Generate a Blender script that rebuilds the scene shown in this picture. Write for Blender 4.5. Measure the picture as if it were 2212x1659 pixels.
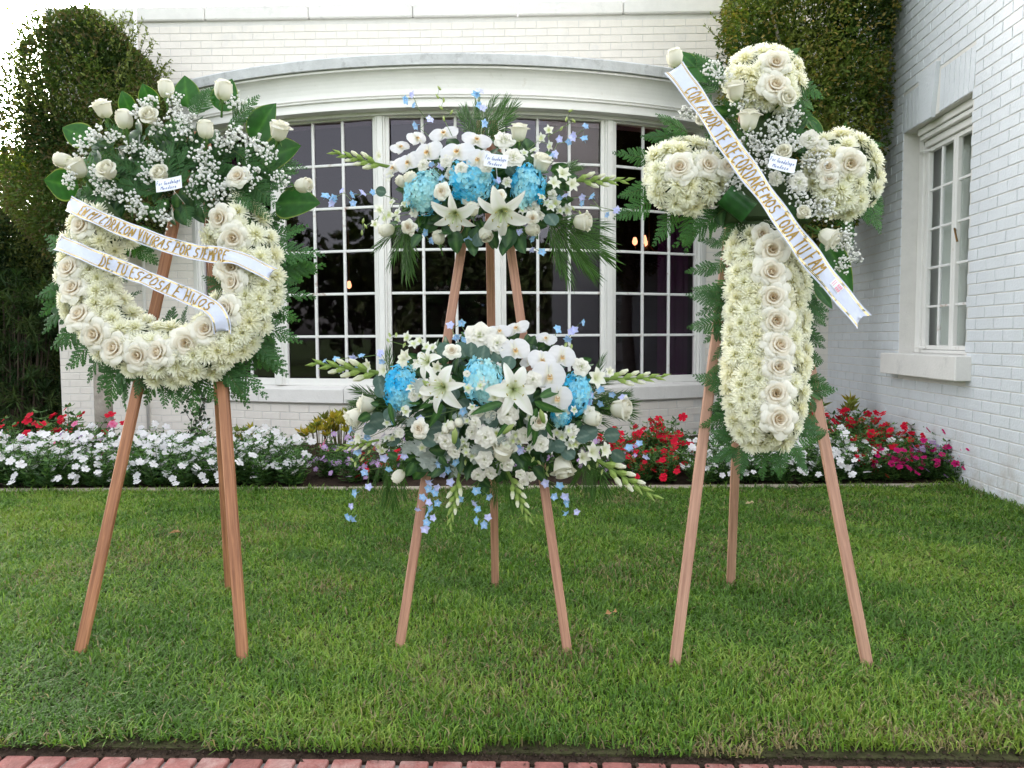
import bpy, math, random
import numpy as np
from mathutils import Matrix, Vector
random.seed(7); rng = np.random.default_rng(7)
R = math.radians; PI = math.pi
for o in list(bpy.data.objects): bpy.data.objects.remove(o)
scn = bpy.context.scene; COL = scn.collection

# ------------------------------------------------------------------ camera
CAMH = 1.12
YAW, PITCH, ROLL = R(4.4), R(3.4), R(.3)
_f = np.array([-math.sin(YAW)*math.cos(PITCH), math.cos(YAW)*math.cos(PITCH), -math.sin(PITCH)])
_r = np.array([math.cos(YAW), math.sin(YAW), 0.]); _u = np.cross(_r, _f)
_r, _u = _r*math.cos(ROLL)-_u*math.sin(ROLL), _u*math.cos(ROLL)+_r*math.sin(ROLL)
CAM = np.array([0., 0., CAMH]); FPX = 1660.
cd = bpy.data.cameras.new('camera'); cam = bpy.data.objects.new('camera', cd); COL.objects.link(cam)
cd.sensor_fit = 'HORIZONTAL'; cd.sensor_width = 36; cd.lens = FPX/2212*36; cd.clip_end = 800; cd.clip_start = .05
cam.matrix_world = Matrix(((_r[0], _u[0], -_f[0], 0), (_r[1], _u[1], -_f[1], 0), (_r[2], _u[2], -_f[2], CAMH), (0, 0, 0, 1)))
scn.camera = cam

# ------------------------------------------------------------------ sky, sun, exposure
SUN = np.array([-.547, .781, .301]); SUN /= np.linalg.norm(SUN)
w = bpy.data.worlds.new('World'); scn.world = w; w.use_nodes = True
nt = w.node_tree; bg = nt.nodes['Background']
sk = nt.nodes.new('ShaderNodeTexSky'); sk.sky_type = 'NISHITA'; sk.sun_disc = False
sk.sun_elevation = math.asin(SUN[2]); sk.sun_rotation = math.atan2(SUN[0], SUN[1])
sk.air_density = 1.0; sk.dust_density = 3.0; sk.ozone_density = 1.0
hs = nt.nodes.new('ShaderNodeHueSaturation'); hs.inputs['Saturation'].default_value = .24
nt.links.new(sk.outputs[0], hs.inputs['Color']); nt.links.new(hs.outputs[0], bg.inputs[0])
bg.inputs[1].default_value = .15
sd = bpy.data.lights.new('sun', 'SUN'); sd.energy = 2.5; sd.angle = R(.5); sd.color = (1, .87, .68)
so = bpy.data.objects.new('sun', sd); COL.objects.link(so)
so.rotation_euler = Vector(SUN).to_track_quat('Z', 'Y').to_euler(); so.location = (-8, 12, 8)
scn.view_settings.view_transform = 'Standard'; scn.view_settings.look = 'None'
scn.view_settings.exposure = 2.6; scn.view_settings.gamma = 1; scn.view_settings.use_curve_mapping = False
scn.render.resolution_x = 1024; scn.render.resolution_y = 768

# ------------------------------------------------------------------ helpers
def nrm(v):
    v = np.asarray(v, float); return v/np.linalg.norm(v)
def ray(px, py):
    return _f+_r*(px-1106)/FPX-_u*(py-829.5)/FPX
def proj(P):
    d = np.asarray(P)-CAM; z = d@_f
    return 1106+FPX*(d@_r)/z, 829.5-FPX*(d@_u)/z, z
def ground(px, py, z=0):
    d = ray(px, py); return CAM+d*((z-CAMH)/d[2])
def on_plane(px, py, O, N):
    d = ray(px, py); return CAM+d*(((O-CAM)@N)/(d@N))
def at_y(px, py, y):
    d = ray(px, py); return CAM+d*(y/d[1])

class MB:
    def __init__(s): s.v = []; s.f = []; s.c = []; s.n = 0; s.m = []; s.uv = []
    def add(s, V, F, col=(.8, .8, .8), mat=0, uv=None):
        V = np.asarray(V, float).reshape(-1, 3)
        C = np.asarray(col, float)
        if C.ndim == 1: C = np.tile(C, (len(V), 1))
        s.v.append(V); s.c.append(C)
        s.uv.append(np.zeros((len(V), 2)) if uv is None else np.asarray(uv, float))
        if isinstance(F, np.ndarray): F = [F]
        for A in F:
            A = np.asarray(A, int); s.f.append(A+s.n); s.m.append(np.full(len(A), mat))
        s.n += len(V); return s
    def merge(s, o, M=None, colmul=None):
        for i, (V, C, U) in enumerate(zip(o.v, o.c, o.uv)):
            if M is not None: V = V@M[:3, :3].T+M[:3, 3]
            s.v.append(V); s.c.append(C if colmul is None else C*colmul); s.uv.append(U)
        for F, m in zip(o.f, o.m): s.f.append(F+s.n); s.m.append(m)
        s.n += o.n
    def box(s, c, h, X=(1, 0, 0), Y=(0, 1, 0), Z=(0, 0, 1), col=(.8, .8, .8), mat=0, bev=0.):
        c = np.asarray(c, float); X, Y, Z = map(np.asarray, (X, Y, Z))
        if bev <= 0:
            sg = np.array([(x, y, z) for z in (-1, 1) for y in (-1, 1) for x in (-1, 1)], float)*np.asarray(h)
            F = np.array([[0, 2, 3, 1], [4, 5, 7, 6], [0, 1, 5, 4], [2, 6, 7, 3], [0, 4, 6, 2], [1, 3, 7, 5]])
        else:
            hx, hy, hz = h; b = min(bev, min(h)*.9)
            ring = [(-hx+b, -hy), (hx-b, -hy), (hx, -hy+b), (hx, hy-b), (hx-b, hy), (-hx+b, hy), (-hx, hy-b), (-hx, -hy+b)]
            q = (min(hx, hy)-b*.7)/min(hx, hy)
            L = []
            for z, k in ((-hz, 1), (-hz+b, 0), (hz-b, 0), (hz, 1)):
                for x, y in ring:
                    L.append((x-np.sign(x)*b*k*.7, y-np.sign(y)*b*k*.7, z))
            sg = np.array(L); F4 = []
            for k in range(3):
                for i in range(8): F4.append([k*8+i, k*8+(i+1) % 8, k*8+8+(i+1) % 8, k*8+8+i])
            F = [np.array(F4), np.array([[7, 6, 5, 4, 3, 2, 1, 0], [24, 25, 26, 27, 28, 29, 30, 31]])]
        V = c+sg[:, :1]*X+sg[:, 1:2]*Y+sg[:, 2:]*Z
        return s.add(V, F, col, mat)
    def tube(s, pts, rad, n=5, col=(.8, .8, .8), mat=0, cap=True):
        P = np.asarray(pts, float); k = len(P)
        rad = np.full(k, rad) if np.isscalar(rad) else np.asarray(rad)
        T = np.gradient(P, axis=0); T /= np.linalg.norm(T, axis=1)[:, None]+1e-12
        up = np.array([0, 0, 1.]) if abs(T[0, 2]) < .9 else np.array([1., 0, 0])
        V = []
        for i in range(k):
            a = nrm(np.cross(T[i], up)); b = np.cross(T[i], a)
            for j in range(n):
                t = 2*PI*j/n; V.append(P[i]+rad[i]*(a*math.cos(t)+b*math.sin(t)))
        F = [[i*n+j, i*n+(j+1) % n, (i+1)*n+(j+1) % n, (i+1)*n+j] for i in range(k-1) for j in range(n)]
        FF = [np.array(F)]
        if cap: FF.append(np.array([list(range(n))[::-1], [(k-1)*n+j for j in range(n)]]))
        if np.ndim(col) == 2: col = np.repeat(np.asarray(col), n, axis=0)
        return s.add(V, FF, col, mat)
    def mesh(s, name, mats, smooth=False):
        me = bpy.data.meshes.new(name)
        V = np.concatenate(s.v); me.vertices.add(len(V)); me.vertices.foreach_set('co', V.ravel().astype(np.float32))
        lt = np.concatenate([np.full(len(F), F.shape[1]) for F in s.f])
        lv = np.concatenate([F.ravel() for F in s.f])
        me.loops.add(len(lv)); me.loops.foreach_set('vertex_index', lv.astype(np.int32))
        me.polygons.add(len(lt)); ls = np.concatenate([[0], np.cumsum(lt)[:-1]])
        me.polygons.foreach_set('loop_start', ls.astype(np.int32))
        me.polygons.foreach_set('material_index', np.concatenate(s.m).astype(np.int32))
        me.polygons.foreach_set('use_smooth', np.full(len(lt), bool(smooth)))
        C = np.concatenate(s.c); at = me.attributes.new('Col', 'FLOAT_COLOR', 'POINT')
        at.data.foreach_set('color', np.hstack([C, np.ones((len(C), 1))]).ravel().astype(np.float32))
        U = np.concatenate(s.uv)
        if U.any():
            ul = me.uv_layers.new(name='UVMap'); ul.data.foreach_set('uv', U[lv].ravel().astype(np.float32))
        for m in (mats if isinstance(mats, (list, tuple)) else [mats]): me.materials.append(m)
        me.update(calc_edges=True); me.validate(); return me
    def build(s, name, mats, parent=None, smooth=False, **k):
        return link(name, s.mesh(name, mats, smooth), parent, **k)

def link(name, me, parent=None, M=None, **k):
    o = bpy.data.objects.new(name, me); COL.objects.link(o)
    if parent is not None:
        o.parent = parent
        Mi = PW[parent.name].inverted()
        W = M if M is not None else Matrix()
        o.matrix_basis = Mi@W
        PW[o.name] = W.copy()
    else:
        if M is not None: o.matrix_basis = M
        PW[o.name] = o.matrix_basis.copy()
    for a, b in k.items(): o[a] = b
    return o
PW = {}
def thing(name, label, cat, loc=(0, 0, 0), group=None):
    o = bpy.data.objects.new(name, None); COL.objects.link(o); o.location = [float(x) for x in loc]; o.empty_display_size = .1
    PW[o.name] = Matrix.Translation(o.location)
    o['label'] = label; o['category'] = cat
    if group: o['group'] = group
    return o
def tag(o, label, cat, group=None):
    o['label'] = label; o['category'] = cat
    if group: o['group'] = group
    return o
def frame(P, Z, up=(0, 0, 1), roll=0., s=1.):
    Z = nrm(Z); up = np.asarray(up, float)
    if abs(Z@nrm(up)) > .98: up = np.array([.3, 1, .2])
    X = nrm(np.cross(up, Z)); Y = np.cross(Z, X)
    c, q = math.cos(roll), math.sin(roll)
    X, Y = X*c+Y*q, Y*c-X*q
    sx = s if np.ndim(s) else (s, s, s)
    return Matrix(((X[0]*sx[0], Y[0]*sx[1], Z[0]*sx[2], P[0]), (X[1]*sx[0], Y[1]*sx[1], Z[1]*sx[2], P[1]), (X[2]*sx[0], Y[2]*sx[1], Z[2]*sx[2], P[2]), (0, 0, 0, 1)))
def along(P, Q, N, s=None, w=1.):
    """+Y runs from P to Q, +Z as near N as it can"""
    P = np.asarray(P); Q = np.asarray(Q); Y = Q-P; L = np.linalg.norm(Y); Y = Y/L
    X = nrm(np.cross(Y, N)); Z = np.cross(X, Y); L = L if s is None else s
    return Matrix(((X[0]*L*w, Y[0]*L, Z[0]*L, P[0]), (X[1]*L*w, Y[1]*L, Z[1]*L, P[1]), (X[2]*L*w, Y[2]*L, Z[2]*L, P[2]), (0, 0, 0, 1)))

# ------------------------------------------------------------------ materials
def newmat(name):
    m = bpy.data.materials.new(name); m.use_nodes = True; t = m.node_tree
    return m, t, t.nodes['Principled BSDF'], t.nodes['Material Output']
def N_(t, typ, **k):
    n = t.nodes.new(typ)
    for a, b in k.items(): setattr(n, a, b)
    return n
def m_attr(name, rough=.5, trans=.25, spec=.3, tint=(1, 1, 1), noise=0., nscale=30., coat=0.):
    m, t, p, out = newmat(name)
    a = N_(t, 'ShaderNodeAttribute', attribute_name='Col'); src = a.outputs['Color']
    if noise:
        g = N_(t, 'ShaderNodeNewGeometry'); n = N_(t, 'ShaderNodeTexNoise'); n.inputs['Scale'].default_value = nscale
        n.inputs['Detail'].default_value = 4
        t.links.new(g.outputs['Position'], n.inputs['Vector'])
        mr = N_(t, 'ShaderNodeMapRange'); mr.inputs[1].default_value = .25; mr.inputs[2].default_value = .75
        mr.inputs[3].default_value = 1-noise; mr.inputs[4].default_value = 1+noise
        t.links.new(n.outputs[0], mr.inputs[0])
        mx = N_(t, 'ShaderNodeVectorMath', operation='SCALE'); t.links.new(src, mx.inputs[0]); t.links.new(mr.outputs[0], mx.inputs['Scale'])
        src = mx.outputs[0]
    t.links.new(src, p.inputs['Base Color'])
    p.inputs['Roughness'].default_value = rough; p.inputs['Specular IOR Level'].default_value = spec
    if coat: p.inputs['Coat Weight'].default_value = coat; p.inputs['Coat Roughness'].default_value = .25
    if trans:
        tr = N_(t, 'ShaderNodeBsdfTranslucent'); v = N_(t, 'ShaderNodeVectorMath', operation='MULTIPLY')
        v.inputs[1].default_value = tint; t.links.new(src, v.inputs[0]); t.links.new(v.outputs[0], tr.inputs[0])
        mix = N_(t, 'ShaderNodeMixShader'); mix.inputs[0].default_value = trans
        t.links.new(p.outputs[0], mix.inputs[1]); t.links.new(tr.outputs[0], mix.inputs[2]); t.links.new(mix.outputs[0], out.inputs[0])
    return m
def m_plain(name, col, rough=.6, noise=.08, nscale=6., bump=0., bscale=60., spec=.4, metal=0., stain=None, stretch=None, coords='pos'):
    m, t, p, out = newmat(name)
    if coords == 'pos':
        g = N_(t, 'ShaderNodeNewGeometry'); vec = g.outputs['Position']
    else:
        g = N_(t, 'ShaderNodeTexCoord'); vec = g.outputs['Object']
    if stretch:
        mp = N_(t, 'ShaderNodeMapping'); mp.inputs['Scale'].default_value = stretch; t.links.new(vec, mp.inputs[0]); vec = mp.outputs[0]
    n = N_(t, 'ShaderNodeTexNoise'); n.inputs['Scale'].default_value = nscale; n.inputs['Detail'].default_value = 6; n.inputs['Roughness'].default_value = .62
    t.links.new(vec, n.inputs['Vector'])
    cr = N_(t, 'ShaderNodeValToRGB'); c = np.array(col)
    cr.color_ramp.elements[0].position = .3; cr.color_ramp.elements[1].position = .7
    cr.color_ramp.elements[0].color = (*np.clip(c*(1-noise), 0, 1), 1); cr.color_ramp.elements[1].color = (*np.clip(c*(1+noise), 0, 1), 1)
    t.links.new(n.outputs[0], cr.inputs[0]); src = cr.outputs[0]
    if stain:
        scol, ssc, lo, hi, axis_lo, axis_hi = stain
        n2 = N_(t, 'ShaderNodeTexNoise'); n2.inputs['Scale'].default_value = ssc; n2.inputs['Detail'].default_value = 8; n2.inputs['Roughness'].default_value = .7
        t.links.new(vec, n2.inputs['Vector'])
        mr = N_(t, 'ShaderNodeMapRange'); mr.inputs[1].default_value = lo; mr.inputs[2].default_value = hi
        t.links.new(n2.outputs[0], mr.inputs[0]); fac = mr.outputs[0]
        if axis_hi is not None:
            g2 = N_(t, 'ShaderNodeNewGeometry'); sp = N_(t, 'ShaderNodeSeparateXYZ'); t.links.new(g2.outputs['Position'], sp.inputs[0])
            mz = N_(t, 'ShaderNodeMapRange'); mz.inputs[1].default_value = axis_lo; mz.inputs[2].default_value = axis_hi
            mz.inputs[3].default_value = 1; mz.inputs[4].default_value = 0
            t.links.new(sp.outputs['Z'], mz.inputs[0])
            mu = N_(t, 'ShaderNodeMath', operation='MULTIPLY'); t.links.new(fac, mu.inputs[0]); t.links.new(mz.outputs[0], mu.inputs[1]); fac = mu.outputs[0]
        mx = N_(t, 'ShaderNodeMixRGB'); mx.inputs[2].default_value = (*scol, 1); t.links.new(src, mx.inputs[1]); t.links.new(fac, mx.inputs[0]); src = mx.outputs[0]
    t.links.new(src, p.inputs['Base Color'])
    p.inputs['Roughness'].default_value = rough; p.inputs['Specular IOR Level'].default_value = spec; p.inputs['Metallic'].default_value = metal
    if bump:
        nb = N_(t, 'ShaderNodeTexNoise'); nb.inputs['Scale'].default_value = bscale; nb.inputs['Detail'].default_value = 5
        t.links.new(vec, nb.inputs['Vector'])
        b = N_(t, 'ShaderNodeBump'); b.inputs['Strength'].default_value = bump; b.inputs['Distance'].default_value = .01
        t.links.new(nb.outputs[0], b.inputs['Height']); t.links.new(b.outputs[0], p.inputs['Normal'])
    return m
MAT = {}
MAT['petal'] = m_attr('petal', .6, .36, .15, (1, .98, .93))
MAT['mum'] = m_attr('mum_petal', .65, .45, .12, (1.02, 1, .92))
MAT['leaf'] = m_attr('leaf', .48, .25, .22, (1.3, 1.5, .6))
MAT['gloss_leaf'] = m_attr('gloss_leaf', .38, .18, .28, (1.3, 1.5, .6), noise=.18, nscale=55)
MAT['dull_leaf'] = m_attr('dull_leaf', .75, .15, .2, (1.1, 1.2, .9))
MAT['grass'] = m_attr('grass', .5, .3, .3, (1.2, 1.35, .6))
MAT['crown'] = m_attr('crown', .5, .28, .2, (1.6, 1.7, .5))
MAT['paint_brick'] = m_plain('paint_brick', (.755, .705, .64), .62, .035, 7, .35, 45, stain=((.60, .59, .57), 2.3, .56, .82, None, None))
MAT['paint_brick_shaded'] = m_plain('paint_brick_shaded', (.64, .665, .69), .5, .035, 7, .4, 60, stain=((.42, .37, .32), 3.1, .48, .68, .02, .5))  # wing's white paint greyed and blued, its shade put into the colour
MAT['mortar'] = m_plain('mortar', (.66, .64, .605), .8, .05, 9, .3, 70)
MAT['stone'] = m_plain('painted_stone', (.74, .715, .68), .7, .05, 8, .25, 50, stain=((.45, .44, .42), 4, .55, .8, None, None))
MAT['weathered'] = m_plain('weathered_cap', (.58, .585, .59), .75, .12, 9, .35, 50, stain=((.30, .30, .30), 6, .55, .75, None, None))
MAT['trim'] = m_plain('white_trim', (.80, .785, .75), .45, .03, 5, .12, 35, stain=((.60, .55, .48), 9, .62, .8, None, None))
MAT['muntin'] = m_plain('muntin_paint', (.80, .79, .77), .45, .04, 8, .12, 60, stain=((.30, .13, .05), 5.5, .60, .72, None, None))
MAT['soil'] = m_plain('mulch_soil', (.040, .027, .019), .95, .5, 30, .9, 90, spec=.1)
MAT['turf'] = m_plain('turf_soil', (.05, .05, .022), .95, .45, 14, .8, 70, spec=.1)
MAT['far_turf'] = m_plain('far_turf', (.06, .10, .03), .95, .3, 3, .3, 20, spec=.1)
MAT['edging'] = m_plain('edging_stone', (.42, .36, .29), .8, .15, 12, .3, 50)
MAT['paver'] = m_plain('paver_brick', (.27, .10, .085), .75, .28, 22, .5, 120, stain=((.42, .27, .24), 9, .5, .72, None, None))
MAT['joint'] = m_plain('grey_joint', (.30, .29, .27), .9, .25, 40, .6, 120)
MAT['paper'] = m_plain('white_card', (.82, .84, .88), .55, .01, 20)
MAT['ink'] = m_plain('blue_ink', (.10, .14, .42), .6, .1, 80)
MAT['pinkprint'] = m_plain('pink_print', (.80, .32, .42), .6, .05, 80)
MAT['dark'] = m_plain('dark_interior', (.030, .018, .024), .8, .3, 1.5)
MAT['floor_in'] = m_plain('dark_carpet', (.035, .018, .03), .9, .2, 3)
MAT['curtain'] = m_plain('grey_curtain', (.62, .63, .60), .8, .04, 3, stretch=(1, 12, .3))
MAT['plum'] = m_plain('plum_curtain', (.13, .035, .11), .85, .2, 3, stretch=(8, 8, .3))
MAT['brass'] = m_plain('old_brass', (.16, .09, .03), .35, .1, 20, metal=.8)
MAT['bark'] = m_plain('pale_bark', (.36, .32, .27), .9, .25, 14, .8, 50)
MAT['darkbark'] = m_plain('dark_bark', (.07, .05, .035), .9, .3, 14, .8, 50)
def m_wood(name, a, b):
    m, t, p, out = newmat(name)
    g = N_(t, 'ShaderNodeTexCoord'); mp = N_(t, 'ShaderNodeMapping'); mp.inputs['Scale'].default_value = (55, 55, 2.2)
    t.links.new(g.outputs['Object'], mp.inputs[0])
    n = N_(t, 'ShaderNodeTexNoise'); n.inputs['Scale'].default_value = 1.6; n.inputs['Detail'].default_value = 8; n.inputs['Roughness'].default_value = .65; n.inputs['Distortion'].default_value = .6
    t.links.new(mp.outputs[0], n.inputs['Vector'])
    cr = N_(t, 'ShaderNodeValToRGB'); cr.color_ramp.elements[0].position = .32; cr.color_ramp.elements[1].position = .68
    cr.color_ramp.elements[0].color = (*a, 1); cr.color_ramp.elements[1].color = (*b, 1)
    t.links.new(n.outputs[0], cr.inputs[0]); t.links.new(cr.outputs[0], p.inputs['Base Color'])
    p.inputs['Roughness'].default_value = .55
    bm_ = N_(t, 'ShaderNodeBump'); bm_.inputs['Strength'].default_value = .25; bm_.inputs['Distance'].default_value = .003
    t.links.new(n.outputs[0], bm_.inputs['Height']); t.links.new(bm_.outputs[0], p.inputs['Normal'])
    return m
MAT['mahogany'] = m_wood('mahogany', (.20, .075, .035), (.52, .235, .115))
MAT['meranti'] = m_wood('meranti', (.29, .135, .085), (.55, .29, .19))
MAT['pale_meranti'] = m_wood('pale_meranti', (.31, .155, .10), (.56, .32, .22))
def m_glass(name, tint, ior=1.75):
    m, t, p, out = newmat(name); t.nodes.remove(p)
    g = N_(t, 'ShaderNodeNewGeometry'); n = N_(t, 'ShaderNodeTexNoise'); n.inputs['Scale'].default_value = 5; n.inputs['Detail'].default_value = 2
    t.links.new(g.outputs['Position'], n.inputs['Vector'])
    b = N_(t, 'ShaderNodeBump'); b.inputs['Strength'].default_value = .10; b.inputs['Distance'].default_value = .0035; t.links.new(n.outputs[0], b.inputs['Height'])
    fr = N_(t, 'ShaderNodeFresnel'); fr.inputs[0].default_value = ior
    gl = N_(t, 'ShaderNodeBsdfGlossy'); gl.inputs['Roughness'].default_value = .02; gl.inputs[0].default_value = (.95, .9, 1, 1)
    t.links.new(b.outputs[0], gl.inputs['Normal']); t.links.new(b.outputs[0], fr.inputs['Normal'])
    tr = N_(t, 'ShaderNodeBsdfTransparent'); tr.inputs[0].default_value = (*tint, 1)
    mu = N_(t, 'ShaderNodeMath', operation='MULTIPLY'); iv = N_(t, 'ShaderNodeMath', operation='SUBTRACT'); iv.inputs[0].default_value = 1; t.links.new(g.outputs['Backfacing'], iv.inputs[1])
    t.links.new(fr.outputs[0], mu.inputs[0]); t.links.new(iv.outputs[0], mu.inputs[1])
    mix = N_(t, 'ShaderNodeMixShader'); t.links.new(mu.outputs[0], mix.inputs[0]); t.links.new(tr.outputs[0], mix.inputs[1]); t.links.new(gl.outputs[0], mix.inputs[2])
    t.links.new(mix.outputs[0], out.inputs[0]); return m
MAT['glass'] = m_glass('tinted_glass', (.62, .52, .60), 1.52)
MAT['clear_glass'] = m_glass('clear_glass', (.93, .95, .94), 1.3)
def m_emit(name, col, s):
    m, t, p, out = newmat(name); p.inputs['Emission Color'].default_value = (*col, 1); p.inputs['Emission Strength'].default_value = s
    p.inputs['Base Color'].default_value = (.8, .6, .4, 1); return m
MAT['lamp'] = m_emit('lamp_glow', (1, .55, .22), 1.0)
def m_ribbon():
    m, t, p, out = newmat('satin_ribbon')
    uv = N_(t, 'ShaderNodeUVMap'); sp = N_(t, 'ShaderNodeSeparateXYZ'); t.links.new(uv.outputs[0], sp.inputs[0])
    # v = 0..1 across; thin foil lines close to both edges
    ab = N_(t, 'ShaderNodeMath', operation='SUBTRACT'); ab.inputs[1].default_value = .5; t.links.new(sp.outputs['Y'], ab.inputs[0])
    aa = N_(t, 'ShaderNodeMath', operation='ABSOLUTE'); t.links.new(ab.outputs[0], aa.inputs[0])
    last = None
    for c, hw in ((.355, .014), (.405, .022)):
        s = N_(t, 'ShaderNodeMath', operation='SUBTRACT'); s.inputs[1].default_value = c; t.links.new(aa.outputs[0], s.inputs[0])
        q = N_(t, 'ShaderNodeMath', operation='ABSOLUTE'); t.links.new(s.outputs[0], q.inputs[0])
        l = N_(t, 'ShaderNodeMath', operation='LESS_THAN'); l.inputs[1].default_value = hw; t.links.new(q.outputs[0], l.inputs[0])
        if last:
            mx = N_(t, 'ShaderNodeMath', operation='MAXIMUM'); t.links.new(last, mx.inputs[0]); t.links.new(l.outputs[0], mx.inputs[1]); last = mx.outputs[0]
        else: last = l.outputs[0]
    p.inputs['Base Color'].default_value = (.58, .61, .75, 1); p.inputs['Roughness'].default_value = .38; p.inputs['Sheen Weight'].default_value = .2
    tc = N_(t, 'ShaderNodeNewGeometry'); n = N_(t, 'ShaderNodeTexNoise'); n.inputs['Scale'].default_value = 14; n.inputs['Detail'].default_value = 3; t.links.new(tc.outputs['Position'], n.inputs['Vector'])
    b = N_(t, 'ShaderNodeBump'); b.inputs['Strength'].default_value = .3; b.inputs['Distance'].default_value = .02; t.links.new(n.outputs[0], b.inputs['Height']); t.links.new(b.outputs[0], p.inputs['Normal'])
    g = N_(t, 'ShaderNodeBsdfPrincipled'); g.inputs['Base Color'].default_value = (.62, .46, .18, 1); g.inputs['Metallic'].default_value = 1; g.inputs['Roughness'].default_value = .22
    b2 = N_(t, 'ShaderNodeBump'); b2.inputs['Strength'].default_value = .6; b2.inputs['Distance'].default_value = .03; t.links.new(n.outputs[0], b2.inputs['Height']); t.links.new(b2.outputs[0], g.inputs['Normal'])
    mix = N_(t, 'ShaderNodeMixShader'); t.links.new(last, mix.inputs[0]); t.links.new(p.outputs[0], mix.inputs[1]); t.links.new(g.outputs[0], mix.inputs[2]); t.links.new(mix.outputs[0], out.inputs[0])
    return m
MAT['ribbon'] = m_ribbon()
MAT['gold'] = m_plain('gold_glitter', (.55, .36, .10), .35, .55, 420, .8, 500, metal=.75)

# ================================================================== SETTING
CORNER = np.array([2.915, 8.956, 0.]); _ph = R(3.0)
WU = np.array([-math.cos(_ph), -math.sin(_ph), 0.]); WN = np.array([math.sin(_ph), -math.cos(_ph), 0.])   # rear wall: along (to the left) and outwards
ZV = np.array([0, 0, 1.])
SIDE_X = 2.9037
def front_y(x): return 1.985+.040*x      # far edge of the brick path
def bed_y(x): return 5.67+.078*x          # near edge of the flower bed

def sheet(name, pts, z, mat, kind='structure', thick=.05):
    b = MB(); n = len(pts); P = [(x, y, z) for x, y in pts]+[(x, y, z-thick) for x, y in pts]
    b.add(P, [np.array([list(range(n))])] + [np.array([[i, n+i, n+(i+1) % n, (i+1) % n] for i in range(n)])])
    return b.build(name, mat, kind=kind)
sheet('ground', [(-300, -300), (300, -300), (300, 300), (-300, 300)], -.06, MAT['far_turf'])
lx0, lx1 = -9., 2.92
def strip(f0, f1, x0, x1, n=2):
    xs = np.linspace(x0, x1, n); return [(x, f0(x)) for x in xs]+[(x, f1(x)) for x in xs[::-1]]
sheet('lawn', strip(lambda x: front_y(x)+.032, lambda x: bed_y(x)-.05, lx0, lx1), 0, MAT['turf'])
sheet('soil_edge', strip(lambda x: front_y(x)-.01, lambda x: front_y(x)+.09, lx0, lx1+3), -.006, MAT['soil'])
sheet('flower_bed', strip(lambda x: bed_y(x)+.02, lambda x: 9.2, lx0, lx1), .012, MAT['soil'], thick=.07)

# stone edging of the bed, in lengths
ed = bpy.data.objects.new('bed_edging', None); COL.objects.link(ed); ed['kind'] = 'structure'; PW['bed_edging'] = Matrix()
x = -5.6
while x < 2.9:
    L = random.uniform(.52, .66); x1 = min(x+L, 2.9)
    a = np.array([x+.006, bed_y(x)-.02, 0]); c = np.array([x1-.006, bed_y(x1)-.02, 0]); d = nrm(c-a)
    MB().box((a+c)/2+[0, 0, -.006], (np.linalg.norm(c-a)/2, .045, .03), d, (-d[1], d[0], 0), bev=.008).build('edging_stone', MAT['edging'], ed)
    x = x1
# brick path under the camera, its border course laid end-on
path = bpy.data.objects.new('brick_path', None); COL.objects.link(path); path['kind'] = 'structure'; PW['brick_path'] = Matrix()
pd_ = nrm(np.array([1, .0463, 0])); pn = np.array([-pd_[1], pd_[0], 0])
sp_ = MB().box(np.array([.6, front_y(.6), 0])-pn*.9+[0, 0, -.052], (6, .9, .036), pd_, pn)
sp_.build('mortar_bed', MAT['joint'], path)
pm = MB().box((0, 0, 0), (.0382, .098, .02), bev=.003).mesh('paver', MAT['paver'])
for row in range(2):
    for i in range(-26, 40):
        s = i*.0895+.03
        c = np.array([0, front_y(0), 0])+pd_*s-pn*(.1+row*.207)
        if abs(c[0]) > 2.2: continue
        M = along(c+[0, 0, -.026+random.uniform(-.002, .002)], c+pn+[0, 0, 0], (random.uniform(-.015, .015), 0, 1), s=1)
        link('brick', pm, path, M)

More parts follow.
